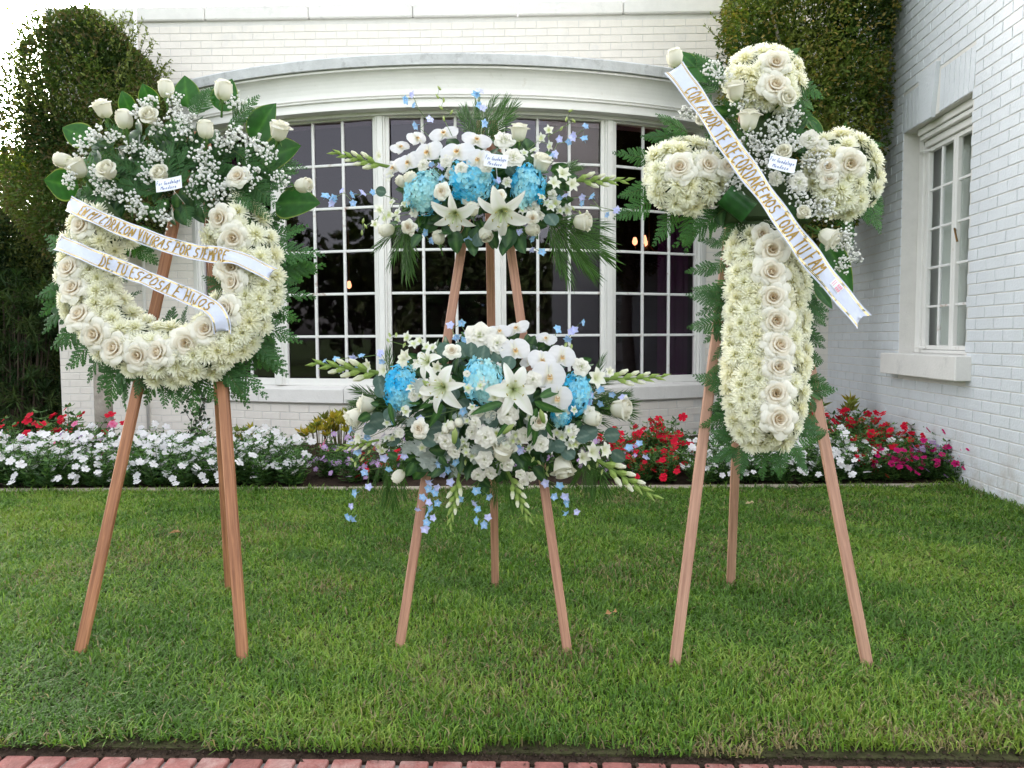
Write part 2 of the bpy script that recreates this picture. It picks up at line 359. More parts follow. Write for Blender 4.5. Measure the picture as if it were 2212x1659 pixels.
# ------------------------------------------------------------------ brickwork
COURSE, MODULE, JOINT, PROUD = .083, .236, .0078, .0058
def brick_mesh(name, L, Hh, T, mat, var=0):
    rr = random.Random(var*13+5); b = .003
    def q(l, h, z, j=0): return [(sx*l+rr.uniform(-j, j), sz*h+rr.uniform(-j, j), z) for sx, sz in ((-1, -1), (1, -1), (1, 1), (-1, 1))]
    V = q(L/2, Hh/2, -.004)+q(L/2, Hh/2, T-.003, .0008)+q(L/2-b, Hh/2-b, T, .0015)
    F = [[k*4+i, k*4+(i+1) % 4, k*4+4+(i+1) % 4, k*4+4+i] for k in range(2) for i in range(4)]+[[8, 9, 10, 11]]
    m = MB(); m.add(V, np.array(F)); return m
class Bricks:
    """collects bricks (centre, along, outward, width, height); the largest in view become objects, the rest one part"""
    def __init__(s, mat): s.L = []; s.mat = mat
    def add(s, c, a, n, wd, ht=COURSE-JOINT): s.L.append((c, a, n, wd, ht))
    def finish(s, parent, limit, occl=None):
        sc = []
        for i, (c, a, n, wd, ht) in enumerate(s.L):
            x, y, z = proj(c); foreshort = abs(nrm(c-CAM)@n)
            vis = (-20 < x < 2232 and -15 < y < 1674 and z > 0)
            if vis and occl and occl(x, y): vis = False
            sc.append((wd*ht*foreshort/(z*z) if vis else 0, i))
        sc.sort(reverse=True); pick = {i for v, i in sc[:limit] if v > 0}
        full = MODULE-JOINT
        vs = [brick_mesh('b', full, COURSE-JOINT, PROUD, s.mat, k) for k in range(6)]
        ms = [v.mesh('painted_brick', s.mat) for v in vs]; rest = MB()
        for i, (c, a, n, wd, ht) in enumerate(s.L):
            k = random.randrange(6); j = random.uniform(-.0006, .0010)
            nn = nrm(n+a*random.uniform(-.005, .005)+ZV*random.uniform(-.004, .004))
            aa = nrm(np.cross(ZV, nn)); zz = np.cross(nn, aa); sx, sz = wd/full, ht/(COURSE-JOINT); p = c+n*j
            M = Matrix(((aa[0]*sx, zz[0]*sz, nn[0], p[0]), (aa[1]*sx, zz[1]*sz, nn[1], p[1]), (aa[2]*sx, zz[2]*sz, nn[2], p[2]), (0, 0, 0, 1)))
            if i in pick: link('brick', ms[k], parent, M)
            else: rest.merge(vs[k], np.array(M))
        if rest.n: rest.build('brick', s.mat, parent, kind='stuff')
def lay(B, O, a, n, w, h, holes=(), z0=0.):
    """running bond on the rectangle O + a*[0,w], z in [z0,h], leaving holes (u0,u1,z0,z1)"""
    k = 0; z = z0
    while z+COURSE <= h+.001:
        off = (0 if k % 2 else -MODULE/2)
        u = off
        while u < w:
            u0, u1 = max(u, 0)+JOINT/2, min(u+MODULE, w)-JOINT/2
            segs = [(u0, u1)]
            for h0, h1, q0, q1 in holes:
                if z+COURSE*.5 > q0 and z+COURSE*.5 < q1:
                    ns = []
                    for s0, s1 in segs:
                        if s1 <= h0 or s0 >= h1: ns.append((s0, s1)); continue
                        if s0 < h0: ns.append((s0, h0-.002))
                        if s1 > h1: ns.append((h1+.002, s1))
                    segs = ns
            for s0, s1 in segs:
                if s1-s0 > .02: B.add(O+a*(s0+s1)/2+ZV*(z+COURSE/2)+n*.0, a, n, s1-s0)
            u += MODULE
        z += COURSE; k += 1
def wall_body(b, O, a, n, w, h, holes, thick):
    us = sorted({0., w, *[min(max(q, 0), w) for H in holes for q in H[:2]]}); zs = sorted({0., h, *[q for H in holes for q in H[2:]]})
    for i in range(len(us)-1):
        for j in range(len(zs)-1):
            um, zm = (us[i]+us[i+1])/2, (zs[j]+zs[j+1])/2
            if any(H[0] < um < H[1] and H[2] < zm < H[3] for H in holes): continue
            c = O+a*um+ZV*zm-n*(thick/2)
            b.box(c, ((us[i+1]-us[i])/2, thick/2, (zs[j+1]-zs[j])/2), a, n, ZV)

# ================================================================== BUILDING WITH THE BOW WINDOW
UC, HC, SAG = 4.32, 2.87, .78
RB = (HC*HC+SAG*SAG)/(2*SAG); TA = math.asin(HC/RB)
def bowP(t, dn, z):
    return CORNER+WU*(UC+(RB+dn)*math.sin(t))+WN*((RB+dn)*math.cos(t)-(RB-SAG))+ZV*z
def bowN(t): return nrm(WU*math.sin(t)+WN*math.cos(t))
bld = thing('brick_building', 'white painted brick building with a wide curved bow window behind the three flower easels', 'building', CORNER)
wallL, wallH = 8.84, 4.70
hole = (UC-HC+.02, UC+HC-.02, .30, 3.86)
wb = MB(); wall_body(wb, CORNER, WU, WN, wallL, wallH, [hole], .25)
# return of the building's left end
wb.box(CORNER+WU*(wallL-.125)-WN*2.7+ZV*2.35, (.12, 2.4, 2.35), WU, WN, ZV)
wall = wb.build('wall', MAT['mortar'], bld)
B = Bricks(MAT['paint_brick'])
lay(B, CORNER, WU, WN, wallL, wallH, [(UC-HC-.0, UC+HC+.0, 0, 3.9)])
# curved brick apron under the window
nb = int(2*TA*RB/MODULE); z = 0.; k = 0
while z+COURSE <= .43:
    for i in range(nb+1):
        t = -TA+(i+(.5 if k % 2 else 0))*2*TA/nb
        if abs(t) > TA-.012: continue
        B.add(bowP(t, .03, z+COURSE/2), WU*math.cos(t)-WN*math.sin(t), bowN(t), MODULE-JOINT)
    z += COURSE; k += 1
def occ_rear(x, y):
    if 150 < x < 620 and 170 < y < 830 and ((x-366)**2+(y-520)**2) < 235**2 and not (((x-359)**2+(y-590)**2) < 95**2): return True
    if 90 < x < 330 and 80 < y < 560: return True
    if 1620 < x and y < 560: return True
    return 930 < y
B.finish(wall, 300, occ_rear)
ap = MB(); n = 28
for i in range(n):
    t0, t1 = -TA+2*TA*i/n, -TA+2*TA*(i+1)/n
    P = [bowP(t0, .03, 0), bowP(t1, .03, 0), bowP(t1, .03, .44), bowP(t0, .03, .44)]
    ap.add(P, np.array([[0, 1, 2, 3]]))
    P = [bowP(t0, -.2, .44), bowP(t1, -.2, .44), bowP(t1, .03, .44), bowP(t0, .03, .44)]
    ap.add(P, np.array([[0, 1, 2, 3]]))
ap.build('apron', MAT['mortar'], bld)
# parapet coping stones
u = 0
while u < wallL:
    u1 = min(u+1.17, wallL)
    c = CORNER+WU*((u+u1)/2)+ZV*(wallH+.075)-WN*.09
    MB().box(c, ((u1-u)/2-.003, .135, .0745), WU, WN, ZV, bev=.012).build('coping_stone', MAT['stone'], bld); u = u1
# thin white conduit rising past the coping
cq = CORNER+WU*7.80+WN*.05
MB().tube([cq+ZV*.1, cq+ZV*2.5, cq+ZV*4.88, cq+ZV*4.915-WN*.04, cq+ZV*4.90-WN*.13], .021, 8).build('conduit', MAT['trim'], bld, smooth=True)
# curved stone sill in blocks, ledge sloping out
def sweep(profile, t0, t1, n, name, mat, smooth=False):
    b = MB(); m = len(profile); V = []
    for i in range(n+1):
        t = t0+(t1-t0)*i/n
        for dn, z in profile: V.append(bowP(t, dn, z))
    F = [[i*m+j, (i+1)*m+j, (i+1)*m+(j+1) % m, i*m+(j+1) % m] for i in range(n) for j in range(m)]
    b.add(V, [np.array(F), np.array([list(range(m)), list(range(n*m, n*m+m))[::-1]])]); return b.build(name, mat, bld)
ns = 6
for i in range(ns):
    g = .0006
    sweep([(-.12, .44), (.075, .44), (.085, .45), (.085, .585), (.075, .597), (-.02, .625), (-.12, .625)], -TA-.01+(2*TA+.02)*i/ns+g, -TA-.01+(2*TA+.02)*(i+1)/ns-g, 5, 'sill_stone', MAT['stone'])
# cornice above the window: cap, cove, beads, fascia, soffit
E0 = TA+.045
sweep([(-.9, 3.84), (.27, 3.83), (.275, 3.925), (.262, 3.94), (-.9, 3.99)], -E0, E0, 40, 'roof_cap', MAT['weathered'])
prof = [(-.2, 3.79), (.235, 3.788), (.24, 3.765)]+[(.24-.10*math.sin(q)*1.0, 3.765-.21*(1-math.cos(q))) for q in np.linspace(.15, PI/2, 8)]
prof += [(.155, 3.552), (.168, 3.548), (.172, 3.532), (.15, 3.528), (.15, 3.512), (.185, 3.508), (.185, 3.498), (.16, 3.494), (.16, 3.425), (.178, 3.42), (.178, 3.405), (-.2, 3.405)]
prof = [(d_, z_+.037) for d_, z_ in prof]
sweep(prof, -E0, E0, 48, 'cornice', MAT['trim'])
sweep([(-.3, 3.41), (.055, 3.41), (.055, 3.44), (-.3, 3.44)], -TA, TA, 40, 'window_head', MAT['trim'])
# posts between the sashes
PT = [TA-2*TA*k/5 for k in range(6)]
ZB, ZT = .625, 3.43
for t in PT:
    p = MB(); nn = bowN(t); aa = np.cross(ZV, nn); c = bowP(t, 0, (ZB+ZT)/2); hh = (ZT-ZB)/2-.002
    p.box(c-nn*.03, (.052, .05, hh), aa, nn, ZV); p.box(c+nn*.028, (.030, .012, hh), aa, nn, ZV, bev=.004)
    for sgn in (-1, 1): p.box(c+aa*sgn*.042+nn*.022, (.009, .010, hh), aa, nn, ZV, bev=.004)
    p.build('window_post', MAT['trim'], bld)
for k in range(5):
    P0, P1 = bowP(PT[k], 0, 0), bowP(PT[k+1], 0, 0); a = nrm(P1-P0); L = np.linalg.norm(P1-P0); nn = np.cross(a, ZV)
    if nn@(CAM-P0) < 0: nn = -nn
    def q(s, z, d=0): return P0+a*s+ZV*z+nn*d
    s0, s1, z0, z1 = .088, L-.088, .70, 3.395
    fm = MB()
    for sa, sb, za, zb in ((.05, s0, ZB, ZT), (s1, L-.05, ZB, ZT), (s0, s1, ZB, z0), (s0, s1, z1, ZT)):
        fm.box(q((sa+sb)/2, (za+zb)/2, -.012), ((sb-sa)/2, .022, (zb-za)/2), a, nn, ZV, bev=.004)
    sash = fm.build('window_sash', MAT['trim'], bld)
    mv = MB().box((0, 0, 0), (.0145, .016, (z1-z0)/2-.001), bev=.006).mesh('muntin_v', MAT['muntin'])
    cw, rh = (s1-s0)/3, (z1-z0)/6
    for i in (1, 2): link('muntin', mv, sash, frame(q(s0+cw*i, (z0+z1)/2, -.012), ZV, up=nn))
    mh = MB().box((0, 0, 0), ((s1-s0)/2-.001, .013, .0135), bev=.005).mesh('muntin_h', MAT['muntin'])
    for j in range(1, 6): link('muntin', mh, sash, along(q((s0+s1)/2, z0+rh*j, -.014), q((s0+s1)/2, z0+rh*j, -.014)+nn, ZV, s=1))
    pm_ = MB().box((0, 0, 0), (cw/2-.016, .002, rh/2-.015)).mesh('pane', MAT['glass'])
    for i in range(3):
        for j in range(6):
            tl = nn+a*random.gauss(0, .004)+ZV*random.gauss(0, .003)
            c = q(s0+cw*(i+.5), z0+rh*(j+.5), -.02)
            link('pane', pm_, sash, along(c, c+nrm(tl), ZV, s=1))
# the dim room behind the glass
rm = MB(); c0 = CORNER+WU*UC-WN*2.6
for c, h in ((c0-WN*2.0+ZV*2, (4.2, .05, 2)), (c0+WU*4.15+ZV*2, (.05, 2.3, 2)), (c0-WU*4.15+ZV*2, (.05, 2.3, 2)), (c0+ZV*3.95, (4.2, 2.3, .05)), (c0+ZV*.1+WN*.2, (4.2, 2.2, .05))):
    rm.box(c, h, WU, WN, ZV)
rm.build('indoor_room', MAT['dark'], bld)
for t_, w_ in ((-TA*.95, .04), (TA*.95, .05)):
    cb = MB(); ts = np.linspace(t_-w_, t_+w_, 40)
    V = [bowP(q, -.30+.02*math.sin(q*260), z) for z in (.66, 3.5) for q in ts]
    cb.add(V, np.array([[i, i+1, 41+i, 40+i] for i in range(39)])); cb.build('window_curtain', MAT['plum'], bld, smooth=True)
def lamp(name, P, arms, label):
    t = thing(name, label, 'lamp', P); s = MB(); s.tube([P+ZV*1.0, P+ZV*.1, P-ZV*.12], .012, 6)
    for i in range(arms):
        an = 2*PI*i/arms+.5; d = np.array([math.cos(an), math.sin(an), 0])*(.2 if arms > 1 else 0)
        s.tube([P, P+d*.5-ZV*.1, P+d*.95-ZV*.08, P+d+ZV*.0], .008, 5)
        b = MB(); prof = [(.012, -.01), (.034, .01), (.038, .04), (.026, .085), (.018, .10)]
        V = [P+d+[r*math.cos(x), r*math.sin(x), zz+.02] for r, zz in prof for x in np.linspace(0, 2*PI, 10, endpoint=False)]
        F = [[m*10+j, m*10+(j+1) % 10, m*10+10+(j+1) % 10, m*10+10+j] for m in range(4) for j in range(10)]
        b.add(V, np.array(F)); b.build('lamp_shade', MAT['lamp'], t, smooth=True)
    s.build('lamp_arm', MAT['brass'], t)
lamp('chandelier', at_y(1402, 530, 11.2), 5, 'lit chandelier glowing indoors through the right sash of the bow window')
lamp('hanging_lamp', at_y(754, 625, 11.0), 1, 'single lit lamp glowing indoors through the left panes of the bow window')

# ================================================================== RIGHT-HAND WING WITH THE CASEMENT WINDOW
wing = thing('brick_wing', 'white painted brick wing on the right with a tall recessed casement window', 'building', (SIDE_X, 7, 0))
SO = np.array([SIDE_X, 9.2, 0]); SA = np.array([0, -1., 0]); SN = np.array([-1., 0, 0]); WLEN, WHT = 6.6, 6.2
wy0, wy1, wz0, wz1 = 7.075, 5.915, .975, 2.885
hu0, hu1 = 9.2-wy0, 9.2-wy1
sw = MB(); wall_body(sw, SO, SA, SN, WLEN, WHT, [(hu0, hu1, wz0, wz1)], .25); swall = sw.build('wall', MAT['mortar'], wing)
B2 = Bricks(MAT['paint_brick_shaded'])
lint = (hu0-.03, hu1+.03, wz1, 3.215)
lay(B2, SO, SA, SN, WLEN, WHT, [(hu0, hu1, wz0-.19, wz1), lint, (9.2-6.76, 9.2-6.42, 3.2, 3.30)])
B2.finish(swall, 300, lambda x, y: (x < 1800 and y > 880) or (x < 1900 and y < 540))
# flat arch of upright bricks with a keystone
nl = 16
for i in range(nl):
    yc = wy0+.03-(i+.5)*(wy0-wy1+.06)/nl
    if 6.42 < yc < 6.76: continue
    lean = (yc-6.59)*.13
    MB().box(np.array([SIDE_X-.0035, yc, (wz1+3.213)/2]), ((wy0-wy1+.06)/nl/2-.0025, .003, (3.211-wz1)/2-.003), nrm([0, -1, lean*.0]), (-1, 0, 0), nrm([0, lean, 1]), bev=.003).build('lintel_brick', MAT['paint_brick_shaded'], wing)
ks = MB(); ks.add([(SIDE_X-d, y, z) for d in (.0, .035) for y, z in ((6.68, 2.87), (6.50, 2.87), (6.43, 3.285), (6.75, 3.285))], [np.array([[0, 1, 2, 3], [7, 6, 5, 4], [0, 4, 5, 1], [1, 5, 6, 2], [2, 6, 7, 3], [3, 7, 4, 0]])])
ks.build('keystone', MAT['paint_brick_shaded'], wing)
MB().box((SIDE_X-.02, (wy0+wy1)/2, .882), (.10, (wy0-wy1)/2+.10, .091), bev=.006).build('sill_stone', MAT['stone'], wing)
cw_ = MB(); xr = SIDE_X+.13
W0, W1 = wy0-.0, wy1+.0
for ya, yb, za, zb, d in ((W0, W0-.09, wz0, wz1, 0), (W0-.09, W0-.125, wz0, wz1, .02), (W1+.05, W1, wz0, wz1, 0), (W0-.125, W1+.05, wz1-.06, wz1, -.07), (W0-.125, W1+.05, wz1-.10, wz1-.062, -.05), (W0-.125, W1+.05, wz1-.16, wz1-.102, -.01), (W0-.125, W1+.05, wz0, wz0+.03, 0)):
    cw_.box(((xr+d+xr+.06)/2, (ya+yb)/2, (za+zb)/2), (abs(.06-d)/2, abs(ya-yb)/2-.0015, abs(zb-za)/2-.0015), bev=.004)
cwin = cw_.build('casement_window', MAT['trim'], wing)
gy0, gy1, gz0, gz1 = W0-.127, W1+.052, wz0+.032, wz1-.162
ym = (gy0+gy1)/2
xg = xr+.035
for ya, yb in ((gy0, ym+.002), (ym-.002, gy1)):
    f_ = MB(); st = .036
    for p0, p1, q0, q1 in ((ya, ya-st, gz0, gz1), (yb+st, yb, gz0, gz1), (ya-st, yb+st, gz0, gz0+st), (ya-st, yb+st, gz1-st, gz1)):
        f_.box((xg, (p0+p1)/2, (q0+q1)/2), (.02, abs(p0-p1)/2-.0005, abs(q1-q0)/2-.0005), bev=.003)
    f_.build('casement_sash', MAT['trim'], cwin)
    MB().box((xg+.003, (ya+yb)/2, (gz0+gz1)/2), (.013, .012, (gz1-gz0)/2-st), bev=.004).build('muntin', MAT['muntin'], cwin)
    for j in range(1, 5): MB().box((xg+.002, (ya+yb)/2, gz0+st+(gz1-gz0-2*st)*j/5), (.011, abs(ya-yb)/2-st-.001, .010), bev=.004).build('muntin', MAT['muntin'], cwin)
    for i in range(2):
        for j in range(5):
            h = (gz1-gz0-2*st)/5; pw = (abs(ya-yb)-2*st)/2; s = 1 if i == 0 else -1
            MB().box((xg+.006, (ya+yb)/2+s*pw/2, gz0+st+h*(j+.5)), (.0015, pw/2-.012, h/2-.010)).build('pane', MAT['clear_glass'], cwin)
MB().tube([(xg-.03, ym-.06, 1.95), (xg-.04, ym-.06, 1.97), (xg-.045, ym-.10, 1.90), (xg-.04, ym-.11, 1.86)], .008, 6).build('latch', MAT['brass'], cwin)
for yy, zz in ((W0-.10, wz0+.045), (W0-.10, wz1-.19), (W1+.04, wz0+.045), (W1+.04, wz1-.19)):
    MB().tube([(xr-.02, yy+.03, zz), (xr-.03, yy-.03, zz+.01), (xr+.01, yy-.10, zz)], .008, 6).build('hinge', MAT['trim'], cwin)
cu = MB(); ys = np.linspace(W0+.3, W1-.3, 60); V = [(xr+.135+.004*math.sin(y*70)+.003*math.sin(y*31), y, z) for z in (wz0-.2, wz1+.2) for y in ys]
cu.add(V, np.array([[i, i+1, 61+i, 60+i] for i in range(59)])); cu.build('curtain', MAT['curtain'], wing, smooth=True)
MB().box((SIDE_X+.40, 6.5, 1.93), (.02, .8, 1.2)).build('inner_wall', MAT['curtain'], wing)

# ================================================================== VEGETATION
def rand_dirs(n):
    v = rng.normal(size=(n, 3)); return v/np.linalg.norm(v, axis=1)[:, None]
def leaf_cloud(b, P, D, Nn, L, W, col, fold=.25, mat=0):
    """many folded leaves: P base points, D directions, Nn up normals, L,W arrays, col (n,3)"""
    n = len(P); D = D/np.linalg.norm(D, axis=1)[:, None]
    S = np.cross(D, Nn); S /= np.linalg.norm(S, axis=1)[:, None]+1e-9; U = np.cross(S, D)
    L = np.broadcast_to(L, n)[:, None]; W = np.broadcast_to(W, n)[:, None]
    mid = P+D*L*.45
    V = np.stack([P, mid+S*W+U*W*fold, P+D*L-U*L*.12, mid-S*W+U*W*fold], 1).reshape(-1, 3)
    i = np.arange(n)*4
    F = np.concatenate([np.stack([i, i+1, i+2], 1), np.stack([i, i+2, i+3], 1)])
    b.add(V, F, np.repeat(col, 4, axis=0), mat)
def vary(base, n, s=.25, hue=.12):
    c = np.array(base)*(1+s*rng.uniform(-1, 1, (n, 1))); return np.clip(c*(1+hue*rng.uniform(-1, 1, (n, 3))), 0, 1)
def lump(P, f, seed):
    """smooth pseudo-noise in -1..1"""
    r = np.random.default_rng(seed); k = r.normal(size=(6, 3))*f; ph = r.uniform(0, 6.3, 6)
    return np.sin(P@k.T+ph).mean(1)*2
def crown(name, c, rad, n, L, W, cols, parent, seed, sq=2.6, taper=None, top_tufts=0, droop=.2, shell=.45, up=.35, tips=None):
    c = np.array(c); rad = np.array(rad)
    d = rand_dirs(n)
    k = (np.abs(d)**sq).sum(1)**(-1/sq); d = d*k[:, None]              # superellipsoid
    r = 1-shell*rng.random(n)**2.2
    lp = lump(d*3, 1.6, seed)
    P = d*r[:, None]*(1+.10*lp[:, None])
    if taper is not None: P[:, :2] *= taper(P[:, 2])[:, None]
    keep = (lump(P*rad*3.2, 1.5, seed+3)+1.15*rng.random(n)) > -.15    # gaps between clumps
    P, d, r, lp = P[keep], d[keep], r[keep], lp[keep]; n = len(P)
    W3 = c+P*rad
    D = d/rad; D /= np.linalg.norm(D, axis=1)[:, None]; D = D*.7+rand_dirs(n)*.75+np.array([0, 0, up-droop])
    Nn = rand_dirs(n)*.7+np.array([0, -.3, .8])
    b = MB(); cl = lump(W3*4, 1.2, seed+9)
    ci = np.clip(((cl+1)/2*len(cols)+rng.uniform(-.6, .6, n)).astype(int), 0, len(cols)-1)
    col = np.array(cols)[ci]*(1+.28*rng.uniform(-1, 1, (n, 1)))
    if tips is not None:
        tm = (r > .93) & (rng.random(n) < .35); col[tm] = np.array(tips)*(1+.3*rng.uniform(-1, 1, (tm.sum(), 1)))
    Ls = L*rng.uniform(.6, 1.25, n)
    leaf_cloud(b, W3, D, Nn, Ls, Ls*W, col)
    tw = MB()
    for i in range(top_tufts):                                        # loose shoots that break the outline
        dd = rand_dirs(1)[0]; dd[2] = abs(dd[2])*(1 if random.random() < .6 else .3); k = (np.abs(dd)**sq).sum()**(-1/sq); q = dd*k*.93
        if taper is not None: q[:2] *= taper(np.array([q[2]]))[0]
        p0 = c+q*rad; ax = nrm(nrm(dd/rad)*.6+np.array([random.uniform(-.4, .4), random.uniform(-.4, .4), .9])); ln = random.uniform(.12, .36)
        tw.tube([p0-ax*.15, p0+ax*ln*.5, p0+ax*ln], [.004, .003, .0015], 3, cols[0])
        m = int(ln/.016); tt = rng.uniform(.1, 1, m)[:, None]
        Q = p0+ax*ln*tt; DD = rand_dirs(m)+ax*.7
        leaf_cloud(b, Q, DD, rand_dirs(m)+[0, 0, .6], L*rng.uniform(.6, 1.1, m), L*W*.9, np.array(cols[-1])*(1+.3*rng.uniform(-1, 1, (m, 1))))
    if tw.n: b.merge(tw)
    return b.build(name, MAT['crown'], parent)
def trunk(parent, pts, rad, mat, limbs=()):
    b = MB(); P = np.array(pts, float)
    t = np.linspace(0, 1, 9); Q = np.stack([np.interp(t, np.linspace(0, 1, len(P)), P[:, i]) for i in range(3)], 1)
    Q[:, :2] += rng.normal(0, rad*.14, (9, 2))
    b.tube(Q, rad*np.linspace(1.15, .6, 9), 9)
    for l in limbs: b.tube(l, np.linspace(rad*.5, rad*.12, len(l)), 6)
    return b.build('trunk', mat, parent, smooth=True)
FIC = [(.032, .060, .016), (.058, .100, .024), (.095, .145, .032), (.15, .18, .05)]
FICR = [(.028, .055, .012), (.055, .098, .018), (.095, .145, .026), (.15, .185, .04)]
DRK = [(.020, .042, .016), (.034, .064, .022), (.055, .085, .028), (.09, .11, .03)]
# clipped tree left of the bow
cL = np.array([-5.02, 7.85, 0.])
t = thing('clipped_tree', 'tall clipped leafy tree against the wall behind the wreath, on the left', 'tree', cL, 'clipped trees beside the bow window')
trunk(t, [cL+[-.0, .05, 0], cL+[.04, 0, 1.1], cL+[0, 0, 2.0], cL+[.1, .05, 2.6]], .085, MAT['bark'], [[cL+[0, 0, z], cL+[dx, dy, z+.4], cL+[dx*1.7, dy*1.7, z+.8]] for z, dx, dy in ((1.3, .3, -.1), (1.7, -.3, .2), (2.2, .25, .2), (2.7, -.25, -.25))])
crown('crown', cL+[0, 0, 3.20], (.70, .62, 1.14), 70000, .050, .24, FIC, t, 11, 4.2, lambda z: np.interp(z, [-1, -.6, .2, 1], [.75, 1.0, 1.0, .94]), 240, shell=.5, tips=(.12, .10, .045))
# clipped tree in the right-hand corner
cR = np.array([2.17, 7.5, 0.])
t = thing('clipped_tree', 'tall clipped leafy tree in the corner behind the flower cross', 'tree', cR, 'clipped trees beside the bow window')
trunk(t, [cR+[0, .1, 0], cR+[-.03, .05, 1.0], cR+[.05, 0, 2.2], cR+[0, 0, 2.7]], .08, MAT['bark'], [[cR+[0, 0, z], cR+[dx, dy, z+.4], cR+[dx*1.7, dy*1.7, z+.8]] for z, dx, dy in ((1.6, .3, -.1), (2.0, -.3, .2), (2.6, .25, .2), (3.2, -.25, -.25))])
crown('crown', cR+[0, 0, 3.84], (.71, .64, 1.95), 95000, .046, .26, FICR, t, 21, 2.7, lambda z: np.interp(z, [-1, -.85, -.2, .4, 1], [.86, .98, 1.0, .98, .82]), 200, shell=.7, tips=(.22, .18, .05))
# loose hedge past the building's left corner, and the long-leaved shrub under it
def hedge(x, y, rx, ry, h, n, seed, label, z0=.05):
    c = np.array([x, y, 0.]); t = thing('tall_hedge_tree', label, 'tree', c, 'hedge trees past the left corner')
    trunk(t, [c, c+[.05, 0, h*.4], c+[0, 0, h*.8]], .07, MAT['darkbark'], [[c+[0, 0, z], c+[dx, dy, z+.5], c+[dx*2, dy*2, z+1.]] for z, dx, dy in ((.8, .3, -.2), (1.2, -.3, .2), (1.8, .3, .2), (2.2, -.3, -.3))])
    crown('crown', c+[0, 0, (h+z0)/2], (rx, ry, (h-z0)/2), n, .056, .25, DRK, t, seed, 2.8, lambda z: np.interp(z, [-1, 0, .6, 1], [.95, 1, .9, .6]), 130, shell=.75, tips=(.09, .10, .03))
hedge(-6.95, 9.75, 1.05, .7, 3.55, 90000, 31, 'loose dark hedge tree filling the gap beside the left end of the building')
hedge(-8.15, 9.4, 1.0, .8, 4.5, 70000, 32, 'loose dark hedge tree at the far left edge of the photo')
hedge(-8.5, 11.6, 2.2, .9, 3.1, 60000, 34, 'low dark hedge tree seen through gaps behind the loose hedge', .1)
hedge(-10.9, 9.0, 1.3, .9, 5.2, 40000, 33, 'added dark hedge tree out of view on the left, blocking the low sun')  # unseen tree added to keep the low sun off the lawn
for kx, (x, y, h) in enumerate(((-6.62, 8.75, 1.85), (-7.5, 8.9, 2.0))):
    c = np.array([x, y, 0.]); t = thing('long_leaved_shrub', ['dark shrub with long narrow leaves at the left corner of the building', 'dark shrub with long narrow leaves at the left edge of the flower bed'][kx], 'shrub', c, 'long leaved shrubs')
    b = MB(); st = MB()
    for i in range(290):
        a = random.uniform(0, 2*PI); rr = math.sqrt(random.random())*.5; z = random.uniform(.1, h)
        p = c+[rr*math.cos(a)*1.1, rr*math.sin(a)*.8, z]; ax = nrm([math.cos(a)*.5, math.sin(a)*.5-.25, .55])
        if i % 3 == 0: st.tube([c+[rr*.4*math.cos(a), rr*.4*math.sin(a), 0], p-ax*.2, p], [.012, .006, .003], 4, (.06, .06, .03))
        m = 24; D = rand_dirs(m)*.9+ax*.55+[0, 0, -.15]
        leaf_cloud(b, np.tile(p, (m, 1))+ax*rng.uniform(-.06, .06, (m, 1)), D, rand_dirs(m)*.4+[0, 0, 1], rng.uniform(.10, .17, m), .0095, vary(random.choice([(.03, .06, .02), (.05, .085, .03), (.075, .11, .04)]), m, .3))
    st.build('stem', MAT['darkbark'], t); b.build('foliage', MAT['crown'], t)
# far wood across the road, behind the camera: seen only mirrored in the panes
b = MB(); 
for i in range(30):
    a = R(-90+random.uniform(-66, 66)); d = random.uniform(24, 34); h = random.uniform(4, 10.5); w_ = random.uniform(1.6, 3.6)
    c = np.array([d*math.cos(a), d*math.sin(a), h*.58]); n = 700
    q = rand_dirs(n)*np.array([w_, w_, h*.42])*(rng.random((n, 1))**.4); P = c+q*(1+.25*lump(q, .9, i))[:, None]
    leaf_cloud(b, P, rand_dirs(n), rand_dirs(n), .55, .22, vary((.04, .06, .02), n, .4))
    b.tube([c*[1, 1, 0], c], [.2, .1], 6, (.06, .05, .04))
b.build('distant_wood', MAT['crown'], kind='stuff')

